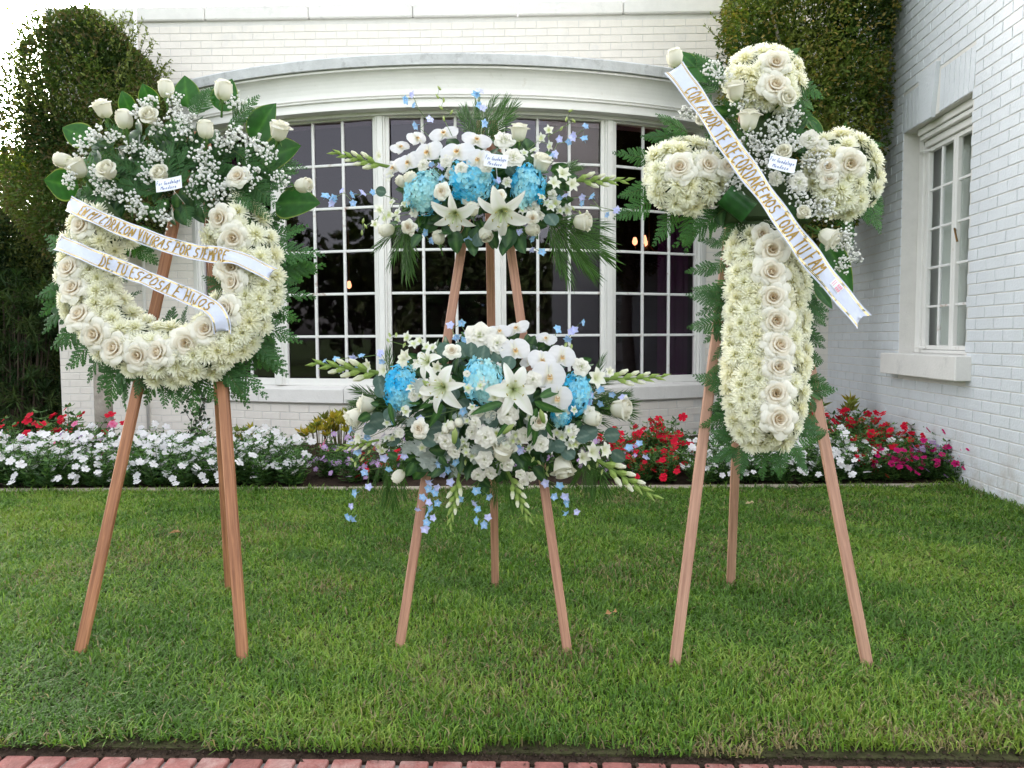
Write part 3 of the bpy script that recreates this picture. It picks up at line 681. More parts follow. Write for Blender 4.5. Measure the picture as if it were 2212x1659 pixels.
# ------------------------------------------------------------------ lawn grass
def build_grass(n):
    x = rng.uniform(-5.2, 2.9, n*2); t = rng.random(n*2)**1.25
    y0 = front_y(x)+.022; y1 = bed_y(x)-.045; y = y0+(y1-y0)*t
    m = (np.abs(x+.0770*y) < .70*y+.35); x, y = x[m][:n], y[m][:n]; n = len(x)
    P2 = np.stack([x, y, np.zeros(n)], 1)
    edge = y-(front_y(x)+.022)
    worn = np.clip(1-edge/.20, 0, 1)*(.55+.45*np.sign(lump(P2*9, 1, 71)))
    for wx_, wy_, wr_ in ((.78, 2.48, .16), (1.25, 2.35, .13), (-.02, 2.62, .10), (.30, 5.25, .25), (-.9, 5.2, .3), (-1.1, 3.3, .12), (1.6, 5.0, .35)):
        worn = np.maximum(worn, .62*np.exp(-((x-wx_)**2+(y-wy_)**2*1.6)/(wr_*wr_))*(.6+.4*lump(P2*12, 1, 79)))
    bare = lump(P2*6, 1., 77) > .2
    keep = ~((edge < .07) & (rng.random(n) < .45) | (edge < .035) & bare)
    x, y, P2, edge, worn = x[keep], y[keep], P2[keep], edge[keep], worn[keep]; n = len(x)
    dist = y
    L = rng.uniform(.026, .053, n)*(1+.25*lump(P2*7, 1, 72))*(1-.45*np.clip(worn, 0, 1))
    L *= 1+.5*np.clip(1-(y1[m][:len(m)] if False else (bed_y(x)-.045-y))/.12, 0, 1)
    nearwall = np.clip((x-2.55)/.3, 0, 1)*(y > 4.6); L *= 1+1.2*nearwall*rng.random(n)
    Wd = rng.uniform(.0016, .0029, n)*(1+.14*np.clip(dist-2.4, 0, 4))
    az = rng.uniform(0, 2*PI, n)+lump(P2*10, 1, 73)*1.3
    lean = np.clip(rng.normal(.72, .30, n)+.25*lump(P2*5, 1, 74), .1, 1.4)
    D = np.stack([np.cos(az)*np.sin(lean), np.sin(az)*np.sin(lean), np.cos(lean)], 1)
    S = np.stack([-np.sin(az), np.cos(az), np.zeros(n)], 1)+.3*rng.normal(size=(n, 3))*[1, 1, 0]
    S /= np.linalg.norm(S, axis=1)[:, None]
    base = np.stack([x, y, rng.uniform(-.004, .012, n)], 1)
    mid = base+D*(L*.55)[:, None]; bend = np.stack([np.cos(az), np.sin(az), -.7*np.ones(n)], 1)
    tip = base+D*(L*.92)[:, None]+bend*(L*.22)[:, None]; tip[:, 2] = np.maximum(tip[:, 2], .004)
    V = np.stack([base-S*Wd[:, None], base+S*Wd[:, None], mid-S*Wd[:, None]*.85, mid+S*Wd[:, None]*.85, tip], 1).reshape(-1, 3)
    i = np.arange(n)*5
    pal = np.array([(.076, .165, .024), (.115, .222, .030), (.168, .290, .038), (.225, .305, .055)])
    q = np.clip(1.45-.10*(x+.5)+1.1*lump(P2*3.2, 1, 75)+.9*lump(P2*11, 1, 76)+rng.normal(0, 1.0, n), 0, 3).astype(int)
    col = pal[q]
    dry = (rng.random(n) < .045+.75*np.clip(worn, 0, 1)+.16*(lump(P2*4, 1, 78) > .55)); col[dry] = np.array((.26, .21, .11))*(1+.3*rng.uniform(-1, 1, (dry.sum(), 1)))
    col = col*(1+.2*rng.uniform(-1, 1, (n, 1)))
    cb = np.repeat(col, 5, axis=0).reshape(n, 5, 3)
    b = MB(); b.add(V, [np.stack([i, i+1, i+3, i+2], 1), np.stack([i+2, i+3, i+4], 1)], cb.reshape(-1, 3))
    b.build('grass', MAT['grass'], kind='stuff')
build_grass(300000)
b = MB(); n = 2600; cx_ = rng.uniform(-2.1, 2.1, n); cy_ = front_y(cx_)+rng.normal(.028, .02, n); rr = rng.uniform(.002, .008, n)
for x, y, r in zip(cx_, cy_, rr):
    q = rand_dirs(4)*r; b.add(q+[x, y, r*.2-.002+max(0, (y-front_y(x)-.04))*.3], np.array([[0, 1, 2], [0, 2, 3], [0, 3, 1], [1, 3, 2]]), np.array((.045, .031, .021))*random.uniform(.5, 1.6))
b.build('soil_crumbs', MAT['dull_leaf'], kind='stuff')
# a few fallen leaves
for i, (px, py, cc, lb) in enumerate(((375, 1152, (.34, .20, .09), 'curled dry brown leaf lying on the lawn behind the wreath easel'), (238, 1128, (.30, .21, .10), 'small dry leaf on the lawn left of the wreath easel'), (1325, 1326, (.40, .22, .10), 'small tan leaf on the lawn between the two right easels'), (1620, 1088, (.45, .36, .2), 'pale straw-coloured leaf on the lawn near the flower bed'))):
    p = ground(px, py, .045); m = MB(); leaf_cloud(m, np.array([p-[.03, 0, 0], p+[.0, .01, .004]]), np.array([[1, .2, .15], [.8, -.5, .3]]), np.array([[0, -.5, 1.], [0, -.3, 1.]]), np.array([.075, .05])*(1 if i == 0 else .6 if i != 2 else .32), .014, np.tile(cc, (2, 1)), .5)
    tag(m.build('fallen_leaf', MAT['dull_leaf']), lb, 'leaf')

# ------------------------------------------------------------------ bedding plants
def bedding_meshes(seed):
    r = np.random.default_rng(seed); b = MB(); tips = []
    ns = 15
    for s in range(ns):
        a = r.uniform(0, 2*PI); rr = math.sqrt(r.random())*.17; h = r.uniform(.17, .36)*(1-.9*rr)
        top = np.array([rr*math.cos(a)*1.25, rr*math.sin(a)*1.25, h]); bot = np.array([rr*.35*math.cos(a), rr*.35*math.sin(a), 0])
        b.tube([bot, (bot+top)/2+[0, 0, .02], top], [.004, .003, .002], 3, (.06, .10, .03)); tips.append(top)
        for t in np.linspace(.12, 1., 8):
            m = 4; p = bot+(top-bot)*t; aa = r.uniform(0, 6.3)+np.arange(m)*PI/2
            D = np.stack([np.cos(aa), np.sin(aa), r.uniform(-.15, .5, m)], 1); L = r.uniform(.045, .075, m)*(1.1-.35*t)
            P = np.tile(p, (m, 1)); S = np.stack([-np.sin(aa), np.cos(aa), 0*aa], 1); W = L*.23
            col = np.array([(.030, .070, .020), (.045, .10, .026), (.07, .135, .035)])[r.integers(0, 3, m)]*1.55*(1+.2*r.uniform(-1, 1, (m, 1)))
            for j in range(m):
                d = D[j]/np.linalg.norm(D[j]); l = L[j]; u = np.cross(S[j], d); w0 = W[j]
                V = [P[j], P[j]+d*l*.45+S[j]*w0+u*l*.07, P[j]+d*l*.45, P[j]+d*l*.45-S[j]*w0+u*l*.07, P[j]+d*l*.8+S[j]*w0*.7-u*l*.0, P[j]+d*l*.8-u*l*.06, P[j]+d*l*.8-S[j]*w0*.7, P[j]+d*l-u*l*.16]
                b.add(V, [np.array([[0, 1, 2], [0, 2, 3], [4, 7, 5], [5, 7, 6]]), np.array([[1, 4, 5, 2], [2, 5, 6, 3]])], [col[j]]*8 if j % 2 else np.array([col[j]*1.05, col[j], col[j]*1.25, col[j], col[j], col[j]*1.2, col[j], col[j]]))
    return b.mesh('bedding_foliage', MAT['leaf']), tips
def blooms_mesh(seed, tips, base, eye, nb, rad=.030):
    r = np.random.default_rng(seed); b = MB()
    for i in range(nb):
        t = tips[r.integers(len(tips))]; p = t+[r.normal(0, .045), r.normal(0, .045)-.01, r.uniform(-.05, .04)]
        if r.random() < .25: p = p*[1, 1, .6]+[0, -.05, 0]
        n = nrm([r.normal(0, .35), -.55+r.normal(0, .3), .8]); x = nrm(np.cross(n, [.2, 1, .1])); y = np.cross(n, x); a0 = r.uniform(0, 6.3); R_ = rad*r.uniform(.8, 1.15)
        col = np.array(base)*(1+.10*r.uniform(-1, 1))
        for k in range(5):
            a = a0+k*2*PI/5; d = x*math.cos(a)+y*math.sin(a); s = -x*math.sin(a)+y*math.cos(a); lift = n*R_*r.uniform(-.1, .18)
            V = [p, p+d*R_*.55+s*R_*.42+lift, p+d*R_+s*R_*.34+lift*.6, p+d*R_*1.04+lift, p+d*R_-s*R_*.34+lift*.6, p+d*R_*.55-s*R_*.42+lift]
            b.add(V, np.array([[0, 1, 2, 3], [0, 3, 4, 5]]), np.array([eye]+[col]*5))
    return b.mesh('blossoms', MAT['petal'])
FOL = [bedding_meshes(200+i) for i in range(5)]
CLR = {'white': ((.86, .86, .87), (.84, .78, .80)), 'red': ((.72, .012, .045), (.5, .0, .02)), 'magenta': ((.66, .02, .20), (.45, .0, .10)),
       'lilac': ((.52, .30, .66), (.62, .5, .6)), 'pink': ((.80, .30, .46), (.7, .05, .2))}
BL = {c: [blooms_mesh(300+7*i+len(c) % 3, FOL[i % 5][1], CLR[c][0], CLR[c][1], {'white': 24, 'red': 24, 'magenta': 22, 'lilac': 15, 'pink': 9}[c]) for i in range(5)] for c in CLR}
def bed_plant(px, y_off, color, label, h=1.0, lilac_mix=None):
    """px: column along the bed; y_off: metres behind the edging"""
    d = ray(px, 1000); yb = 6.0
    for _ in range(4):
        P = CAM+d*(yb/d[1]); yb = bed_y(P[0])+y_off
    x = P[0]; i = random.randrange(5); s = random.uniform(.9, 1.12)*h
    t = thing('periwinkle_plant', label, 'plant', (x, yb, .012), 'periwinkle plants in the flower bed')
    M = Matrix.Translation((x, yb, .012))@Matrix.Rotation(random.uniform(-.5, .5), 4, 'Z')@Matrix.Diagonal((s, s, s*random.uniform(.95, 1.1), 1))
    link('foliage', FOL[i][0], t, M)
    for c in color.split('+'): link('blossoms', BL[c][i], t, M, kind='stuff')
ORD = ['first', 'second', 'third', 'fourth', 'fifth', 'sixth', 'seventh', 'eighth', 'ninth', 'tenth']
def row(p0, p1, step, y_off, color, label, h=1., skip=()):
    x = p0; i = 0
    while x <= p1:
        bed_plant(x+random.uniform(-9, 9), y_off+random.uniform(-.05, .05), color, label.format(ORD[i]), h); x += step; i += 1
wl = 'white flowering periwinkle plant in the bed '
for yo, st, rw in ((.14, 60, 'front'), (.50, 56, 'middle'), (.90, 54, 'back')):
    row(-20, 250, st, yo, 'white', f'{{}} white periwinkle from the left in the {rw} row before the dark shrubs', 1.0)
    row(285, 480, st, yo, 'white', f'{{}} white periwinkle from the left in the {rw} row between the wreath easel legs', .98)
    row(510, 670, st, yo, 'white', f'{{}} white periwinkle from the left in the {rw} row right of the wreath easel', .98)
for a in ((150, 1.35, 'red', 'tall red periwinkle plant at the back of the bed left of the wreath easel', 1.4), (95, 1.5, 'red', 'red periwinkle plant at the back of the bed below the dark shrub', 1.4), (15, 1.45, 'red', 'red periwinkle plant at the far left back of the bed', 1.25), (215, 1.15, 'pink+white', 'pink and white periwinkle plant beside the pale tree trunk', 1.0),
          (165, .75, 'lilac+pink', 'lilac and pink periwinkle plant among the white ones on the left', .95), (30, .8, 'lilac+white', 'lilac and white periwinkle plant at the left edge of the photo', .95), (250, .5, 'pink+lilac', 'pink and lilac periwinkle plant left of the wreath easel leg', .8),
          (560, 1.15, 'white', 'white periwinkle plant at the back of the bed below the stone sill', 1.05), (330, 1.25, 'white', 'white periwinkle plant at the back of the bed behind the wreath easel', 1.05), (440, 1.2, 'white', 'white periwinkle plant at the back of the bed by the climbing vine', 1.1),
          (715, .5, 'lilac', 'lilac periwinkle plant left of the middle easel', .85), (735, .95, 'lilac+pink', 'lilac and pink periwinkle plant by the yellow leaved shrub', .95), (770, .25, 'lilac', 'lilac periwinkle plant at the bed edge left of the middle easel', .8), (820, .3, 'red+lilac', 'red and lilac periwinkle plant below the lower flower spray', .75)):
    bed_plant(a[0], a[1], a[2], a[3], a[4])
row(890, 1230, 70, .45, 'lilac', '{} lilac periwinkle plant from the left in the bed behind the middle easel', .75)
row(870, 1260, 75, .9, 'lilac+white', '{} lilac and white periwinkle plant from the left behind the lower flower spray', .85)
row(1290, 1340, 50, .35, 'lilac', '{} lilac periwinkle plant right of the middle easel', .8)
for px, yo, h, q in ((1360, .55, .95, 'left middle'), (1420, .5, 1.0, 'right middle'), (1395, .95, 1.12, 'back centre'), (1455, .9, 1.12, 'back right'), (1350, .95, 1.05, 'back left'), (1385, .2, .85, 'front left'), (1440, .18, .85, 'front right')):
    bed_plant(px, yo, 'red', f'red periwinkle plant at the {q} of the clump left of the cross easel', h)
for yo, st, rw in ((.13, 56, 'front'), (.50, 54, 'middle'), (.9, 52, 'back')):
    row(1515, 1800, st, yo, 'white', f'{{}} white periwinkle from the left in the {rw} row behind the cross easel', .92)
for px, yo, q in ((1790, .75, 'middle of the group'), (1815, .35, 'front of the group'), (1835, .95, 'back right of the group'), (1765, 1.1, 'back left of the group'), (1850, .2, 'bed edge of the group')):
    bed_plant(px, yo, 'white', f'white periwinkle plant at the {q} just right of the cross easel', 1.0)
for px, yo, h, q in ((1800, 1.5, 1.25, 'tall red periwinkle plant in the corner behind the cross easel leg'), (1840, 1.35, 1.25, 'tall red periwinkle plant by the corner, second from the easel leg'), (1880, 1.05, 1.15, 'red periwinkle plant in the middle of the clump by the right wall'), (1920, .9, 1.1, 'red periwinkle plant under the wing window sill, left one'), (1900, .5, 1.0, 'red periwinkle plant before the clump by the right wall'), (1955, .75, 1.0, 'red periwinkle plant against the right wall below the wing window'), (1860, 1.6, 1.2, 'rearmost red periwinkle plant against the right wall')):
    bed_plant(px, yo, 'red', q, h)
for a in ((1945, .55, 'white', 'white periwinkle plant among the red ones by the right wall', .95), (1990, .6, 'white+lilac', 'white and lilac periwinkle plant against the right wall', .95), (1915, .18, 'magenta', 'magenta periwinkle plant at the bed edge near the right wall', .8), (1965, .22, 'magenta', 'magenta periwinkle plant at the bed edge below the wing window', .8),
          (2010, .25, 'lilac', 'lilac periwinkle plant at the bed edge near its right end', .8), (2060, .12, 'magenta', 'magenta periwinkle plant at the right end of the bed', .95), (1985, .75, 'red', 'red periwinkle plant low against the right wall near the bed end', 1.1), (2035, .4, 'lilac+magenta', 'lilac and magenta periwinkle plant at the right end of the bed by the wall', .95), (1880, .2, 'red', 'red periwinkle plant at the bed edge right of the cross easel', .8)):
    bed_plant(*a[:2], a[2], a[3], a[4])
def yellow_shrub(P, s, label, n=26):
    t = thing('yellow_leaved_shrub', label, 'shrub', P, 'yellow leaved shrubs'); b = MB(); st = MB()
    for i in range(n):
        a = random.uniform(0, 6.3); r_ = math.sqrt(random.random())*.16*s; top = P+np.array([r_*math.cos(a), r_*math.sin(a), s*random.uniform(.22, .34)])
        st.tube([P*[1, 1, 1]+[r_*.3*math.cos(a), r_*.3*math.sin(a), 0], top], [.005, .003], 4, (.12, .10, .04)); m = 11
        leaf_cloud(b, np.tile(top, (m, 1))-[0, 0, .02], rand_dirs(m)*.7+[0, 0, .8], rand_dirs(m), rng.uniform(.05, .09, m)*s, .012*s, vary(random.choice([(.45, .36, .04), (.34, .30, .04), (.20, .22, .04)]), m, .25))
    st.build('stem', MAT['leaf'], t); b.build('foliage', MAT['leaf'], t)
def on_bed(px, yo):
    d = ray(px, 1000); yb = 6.
    for _ in range(4): P = CAM+d*(yb/d[1]); yb = bed_y(P[0])+yo
    return np.array([P[0], yb, .012])
yellow_shrub(on_bed(735, 1.35), 1.25, 'yellow leaved shrub behind the lilac flowers left of the lower spray')
yellow_shrub(on_bed(692, 1.4), 1.05, 'smaller yellow leaved shrub beside the sill, left of the lower spray', 16)
yellow_shrub(on_bed(525, 1.3), .95, 'small yellow leaved shrub behind the white flowers right of the wreath easel', 9)
yellow_shrub(on_bed(1783, 1.75), 1.5, 'yellow tipped shrub in the corner behind the cross easel leg', 7)
# vine on the apron behind the wreath
vp = on_bed(432, 1.9); t = thing('climbing_vine', 'dark leaved vine climbing the white wall behind the wreath easel', 'vine', vp)
b = MB(); s = MB()
for i in range(7):
    q = vp+[0, .0, 0]; pts = [q]
    for k in range(6): q = q+np.array([random.uniform(-.07, .07), random.uniform(-.01, .01), .10]); pts.append(q)
    s.tube(pts, .003, 4, (.05, .045, .03)); m = 14; P = np.array([pts[random.randrange(1, 7)] for _ in range(m)])+rng.normal(0, .02, (m, 3))
    leaf_cloud(b, P, rand_dirs(m)+[0, -.3, -.2], np.array([[0, -1, .4]])+rand_dirs(m)*.4, rng.uniform(.04, .07, m), .017, vary((.025, .05, .02), m, .3))
s.build('stem', MAT['darkbark'], t); b.build('foliage', MAT['gloss_leaf'], t)

# ================================================================== FLOWER PIECES
def surf(b, fn, nu, nv, colf, mat=0):
    u, v = np.meshgrid(np.linspace(0, 1, nu), np.linspace(-1, 1, nv), indexing='ij'); u = u.ravel(); v = v.ravel()
    V = fn(u, v); C = colf(u, v)
    F = np.array([[i*nv+j, (i+1)*nv+j, (i+1)*nv+j+1, i*nv+j+1] for i in range(nu-1) for j in range(nv-1)])
    b.add(V, F, C, mat)
def lerp(a, c, t):
    t = np.clip(t, 0, 1)[:, None]; return np.array(a)*(1-t)+np.array(c)*t
def wrap(az, span, Rk, Zk, spiral=.06, point=.0, roll=0., ruf=0., ph=0., dz=0.):
    Ru, Rv = zip(*Rk); Zu, Zv = zip(*Zk)
    def fn(u, v):
        s = u*(1-point*np.abs(v)**2.2); a = az+v*span*(.55+.45*np.sin(np.clip(u, 0, 1)*PI*.62))
        r = np.interp(s, Ru, Rv)*(1+spiral*v); z = np.interp(s, Zu, Zv)-roll*v*v*u*u+ruf*np.sin(v*5+ph)*u*u+dz
        r = r+ruf*.6*np.cos(v*6+ph*2)*u*u
        return np.stack([r*np.cos(a), r*np.sin(a), z], 1)
    return fn
def strap(az, L, W, el0, el1, prof, cup=.0, ruf=0., ph=0., z0=0., r0=0., twist=0., fold=0.):
    """petal lying outwards from the axis; el0..el1 elevation along its length"""
    def fn(u, v):
        n = 24; t = np.linspace(0, 1, n); el = el0+(el1-el0)*t
        rr = np.concatenate([[0], np.cumsum(np.cos(el[:-1]))/(n-1)])*L+r0; zz = np.concatenate([[0], np.cumsum(np.sin(el[:-1]))/(n-1)])*L+z0
        r = np.interp(u, t, rr); z = np.interp(u, t, zz); e = el0+(el1-el0)*u
        w = W*prof(u)*v; lift = cup*W*prof(u)*v*v+ruf*np.sin(v*4+u*9+ph)*u*(np.abs(v)) - fold*np.abs(v)*W*prof(u)
        r = r-np.sin(e)*lift; z = z+np.cos(e)*lift+twist*w
        return np.stack([r*math.cos(az)-w*math.sin(az), r*math.sin(az)+w*math.cos(az), z], 1)
    return fn
ov = lambda k=.5: (lambda u: np.sin(np.clip(u, 0, 1)**k*PI*.999+.001)**.75)
IV, CRM, PCH, GRN = (.83, .80, .71), (.88, .81, .68), (.86, .71, .51), (.10, .20, .04)
def rose_open(seed):
    r = np.random.default_rng(seed); b = MB(); a0 = r.uniform(0, 6.3)
    cin = lambda u, v: lerp(PCH, CRM, u*1.1+.1)
    cmid = lambda u, v: lerp(PCH, (.85, .80, .69), u*1.5)
    cout = lambda u, v: lerp((.88, .78, .60), (.93, .91, .83), u*1.6+.06)*(1-.05*(np.abs(v)[:, None] > .9))
    for i in range(4): surf(b, wrap(a0+i*1.9, 1.5, [(0, .05), (.5, .12+.025*i), (1, .08+.035*i)], [(0, 0), (1, .52-.02*i)], .28, .12), 6, 7, cin)
    for i in range(5): surf(b, wrap(a0+.6+i*1.35, 1.15, [(0, .07), (.5, .25+.01*i), (.85, .29+.02*i), (1, .36+.025*i)], [(0, 0), (.8, .46), (1, .45)], .16, .2, .05), 7, 7, cmid)
    for i in range(4): surf(b, wrap(a0+.3+i*1.57+r.normal(0, .12), .95, [(0, .09), (.4, .38), (.78, .50), (1, .66)], [(0, 0), (.4, .26), (.78, .40), (1, .34)], .08, .3, .10, .02, r.uniform(0, 6)), 7, 7, cmid)
    for k, (R1, zz) in enumerate(((.92, .16), (1.06, .02))):
        for i in range(5):
            j = r.uniform(.9, 1.1)
            surf(b, wrap(a0+k*.62+i*2*PI/5+r.normal(0, .12), .78, [(0, .1), (.4, .50*j), (.75, .82*j), (1, R1*j)], [(0, -.05), (.35, .16+zz*.5), (.72, .17+zz), (1, zz-.03+r.normal(0, .04))], .04, .62, .34, .035, r.uniform(0, 6)), 8, 9, cout)
    return b.mesh('rose', [MAT['petal']], True)
def rose_bud(seed, flare=.0, green=.12):
    """cup along +Z, height about 1"""
    r = np.random.default_rng(seed); b = MB(); a0 = r.uniform(0, 6.3)
    c = lambda u, v: lerp(np.array((.70, .74, .46)), np.array((.86, .84, .74)), u*2.2+.1)
    for i in range(3): surf(b, wrap(a0+i*2.1, 1.7, [(0, .04), (.4, .24), (1, .10+.04*i+flare*.3)], [(0, .05), (1, 1.0-.02*i)], .22, .10), 6, 7, c)
    for i in range(3): surf(b, wrap(a0+1+i*2.1, 1.35, [(0, .06), (.25, .28), (.6, .35), (.9, .28+flare*.5), (1, .30+flare)], [(0, 0), (.25, .22), (.9, .92), (1, .93-flare*.15)], .12, .16, flare*.2), 8, 8, c)
    for i in range(3): surf(b, wrap(a0+.2+i*2.1+r.normal(0, .2), 1.2, [(0, .07), (.22, .33), (.55, .40), (.85, .36+flare*.7), (1, .42+flare*1.3)], [(0, -.02), (.22, .16), (.85, .80), (1, .80-flare*.5)], .08, .22, flare*.45), 8, 8, c)
    for i in range(5): surf(b, strap(a0+i*1.257, .38, .07, -.5, -1.2+r.normal(0, .3), lambda u: (1-u)**.7, z0=.03, r0=.05), 4, 3, lambda u, v: np.tile((.10, .19, .045), (len(u), 1)))
    b.tube([(0, 0, -.75), (0, 0, -.2), (0, 0, -.06), (0, 0, .06)], [.05, .05, .10, .13], 7, (.10, .20, .05))
    return b.mesh('rosebud', [MAT['petal']], True)
def mum(seed):
    r = np.random.default_rng(seed); b = MB()
    tint = r.uniform(-.03, .03)
    for ring, (n, L, e0, e1, z0) in enumerate(((8, .26, 1.45, 1.9, .14), (14, .46, 1.2, 1.4, .11), (20, .68, .95, .9, .07), (26, .88, .60, .55, .03), (28, 1.0, .25, .25, -.02), (26, 1.0, -.15, -.02, -.08))):
        for i in range(n):
            az = 2*PI*(i+.5*(ring % 2))/n+r.normal(0, .09); l = L*r.uniform(.84, 1.1)
            surf(b, strap(az, l, .088, e0+r.normal(0, .12), e1+r.normal(0, .2), lambda u: np.where(u < .95, .55+.5*u, .5), cup=.55, z0=z0, r0=.05), 4, 3,
                 lambda u, v: lerp((.87, .85, .42) if ring > 1 else (.72, .72, .18), (.95, .945+tint*.3, .83+tint), u*1.3+.15*ring-.2))
    return b.mesh('chrysanthemum', [MAT['mum']])
def lisianthus(seed):
    r = np.random.default_rng(seed); b = MB(); a0 = r.uniform(0, 6)
    for k, (n, R1, z1, sp) in enumerate(((3, .30, .42, 1.1), (4, .58, .36, .95), (5, .88, .20, .85), (5, 1.0, .04, .8))):
        for i in range(n):
            surf(b, wrap(a0+k*.7+i*2*PI/n+r.normal(0, .12), sp, [(0, .05), (.5, R1*.62), (1, R1*r.uniform(.85, 1.12))], [(0, 0), (.5, z1*.9), (1, z1+r.normal(0, .07))], .10, .22, .12, .11, r.uniform(0, 6)), 7, 9, lambda u, v: lerp((.62, .68, .42), (.84, .82, .76), u*1.9))
    return b.mesh('lisianthus', [MAT['petal']], True)
def orchid(seed):
    r = np.random.default_rng(seed); b = MB()
    c = lambda u, v: lerp((.76, .74, .56), (.80, .79, .80), u*3.2)*(1-.05*np.abs(np.sin(v*7))[:, None])
    for az in (PI/2, PI/2+2.25, PI/2-2.25): surf(b, strap(az, .88, .40, -.05, -.25, ov(.62), cup=.12, z0=-.04), 9, 7, c)
    for az, sg in ((.16, 1), (PI-.16, -1)):
        surf(b, strap(az, .98, .70, .14, -.18, lambda u: np.clip(np.sin(np.clip(u, 0, 1)**.78*PI*.999+.001), 0, 1)**.48*np.where(u < .12, .35+u*5, 1), cup=-.10, z0=.02, ruf=.03, ph=r.uniform(0, 6)), 10, 9, c)
    surf(b, strap(-PI/2, .42, .16, .7, -.5, ov(.7), cup=.7, z0=.05), 6, 5, lambda u, v: lerp((.75, .42, .05), (.84, .80, .70), np.abs(u-.35)*2.2))
    for s in (-1, 1): surf(b, strap(-PI/2+s*.8, .28, .13, 1.0, .5, ov(.7), cup=.5, z0=.04), 5, 4, lambda u, v: lerp((.62, .30, .03), (.80, .74, .55), u*1.1))
    b.tube([(0, 0, 0), (0, .02, .16), (0, -.02, .24)], [.06, .07, .05], 6, (.80, .70, .58))
    return b.mesh('moth_orchid', [MAT['petal']], True)
def dendro(seed):
    r = np.random.default_rng(seed); b = MB(); c = lambda u, v: lerp((.62, .70, .32), (.85, .86, .80), u*2.4)
    for i in range(5):
        az = PI/2+i*2*PI/5; wide = i in (1, 4)
        surf(b, strap(az+r.normal(0, .1), .95, .40 if wide else .27, .25, -.2+r.normal(0, .15), ov(.6), cup=.15), 6, 5, c)
    surf(b, strap(-PI/2, .6, .26, .9, -.1, ov(.8), cup=.8, z0=.04), 6, 5, lambda u, v: lerp((.55, .64, .12), (.84, .86, .70), u*1.3))
    return b.mesh('dendrobium_bloom', [MAT['petal']], True)
def lily(seed):
    r = np.random.default_rng(seed); b = MB(); a0 = .3+r.uniform(-.2, .2)
    for i in range(6):
        inner = i % 2; az = a0+i*PI/3+r.normal(0, .13)
        surf(b, strap(az, 1.22*r.uniform(.9, 1.1), .27 if inner else .19, .95+r.normal(0, .1), -.95+r.normal(0, .4), ov(.72), cup=.25, ruf=.03, ph=r.uniform(0, 6), z0=.02*inner, fold=-.1), 13, 7,
             lambda u, v: lerp(lerp((.50, .58, .16), (.86, .85, .80), u*2.6), (.72, .76, .56), np.clip(.5-np.abs(v)*4, 0, 1)*(1-u)*1.5))
    for i in range(6):
        az = a0+.5+i*PI/3; t = [(0, 0, .02), (.16*math.cos(az), .16*math.sin(az), .38), (.34*math.cos(az), .34*math.sin(az), .66)]
        b.tube(t, [.014, .012, .01], 4, (.60, .66, .36)); b.tube([np.array(t[2])+[-.05*math.sin(az), .05*math.cos(az), 0], np.array(t[2])-[-.05*math.sin(az), .05*math.cos(az), 0]], .022, 4, (.50, .46, .16))
    b.tube([(0, 0, 0), (.02, .03, .5), (.03, .05, .82)], [.02, .02, .035], 5, (.50, .60, .30))
    return b.mesh('lily', [MAT['petal']], True)
def glad_bloom(seed):
    r = np.random.default_rng(seed); b = MB()
    for i in range(6):
        surf(b, strap(i*PI/3+r.normal(0, .1), 1.1, .34, 1.05, -.25+r.normal(0, .2), ov(.62), cup=.15, ruf=.07, ph=r.uniform(0, 6), z0=.03*(i % 2)), 8, 6, lambda u, v: lerp((.68, .72, .40), (.85, .84, .74), u*1.7))
    surf(b, strap(0, .35, .12, 1.3, 1.5, ov(.8)), 4, 3, lambda u, v: np.tile((.75, .75, .55), (len(u), 1)))
    return b.mesh('gladiolus_bloom', [MAT['petal']], True)
def delph(seed):
    r = np.random.default_rng(seed); b = MB(); base = np.array((.38, .50, .73))*(r.uniform(.9, 1.15))
    base[0] *= r.uniform(.75, 1.35)
    for i in range(5): surf(b, strap(PI/2+i*2*PI/5+r.normal(0, .12), .95, .40, .65+r.normal(0, .12), .0+r.normal(0, .2), ov(.6), cup=.25), 5, 5, lambda u, v: lerp(base*1.35+.06, base, u*1.2))
    for i in range(3): surf(b, strap(i*2.1, .34, .13, 1.0, .6, ov(.7)), 3, 3, lambda u, v: np.tile((.78, .82, .86), (len(u), 1)))
    b.tube([(0, 0, .02), (0, .08, -.4), (0, .2, -.75)], [.09, .06, .02], 4, base*.9)
    return b.mesh('delphinium_bloom', [MAT['petal']], True)
def bud_green(seed):
    b = MB(); n = 7; prof = [(0, .0), (.12, .12), (.2, .35), (.17, .65), (.0, 1.)]
    V = [(p*math.cos(a), p*math.sin(a), z) for p, z in prof for a in np.linspace(0, 2*PI, n, endpoint=False)]
    F = [[i*n+j, i*n+(j+1) % n, (i+1)*n+(j+1) % n, (i+1)*n+j] for i in range(4) for j in range(n)]
    b.add(V, np.array(F), np.array([lerp((.36, .46, .10), (.62, .68, .36), np.array([v[2]]))[0] for v in V])); return b.mesh('orchid_bud', [MAT['petal']], True)
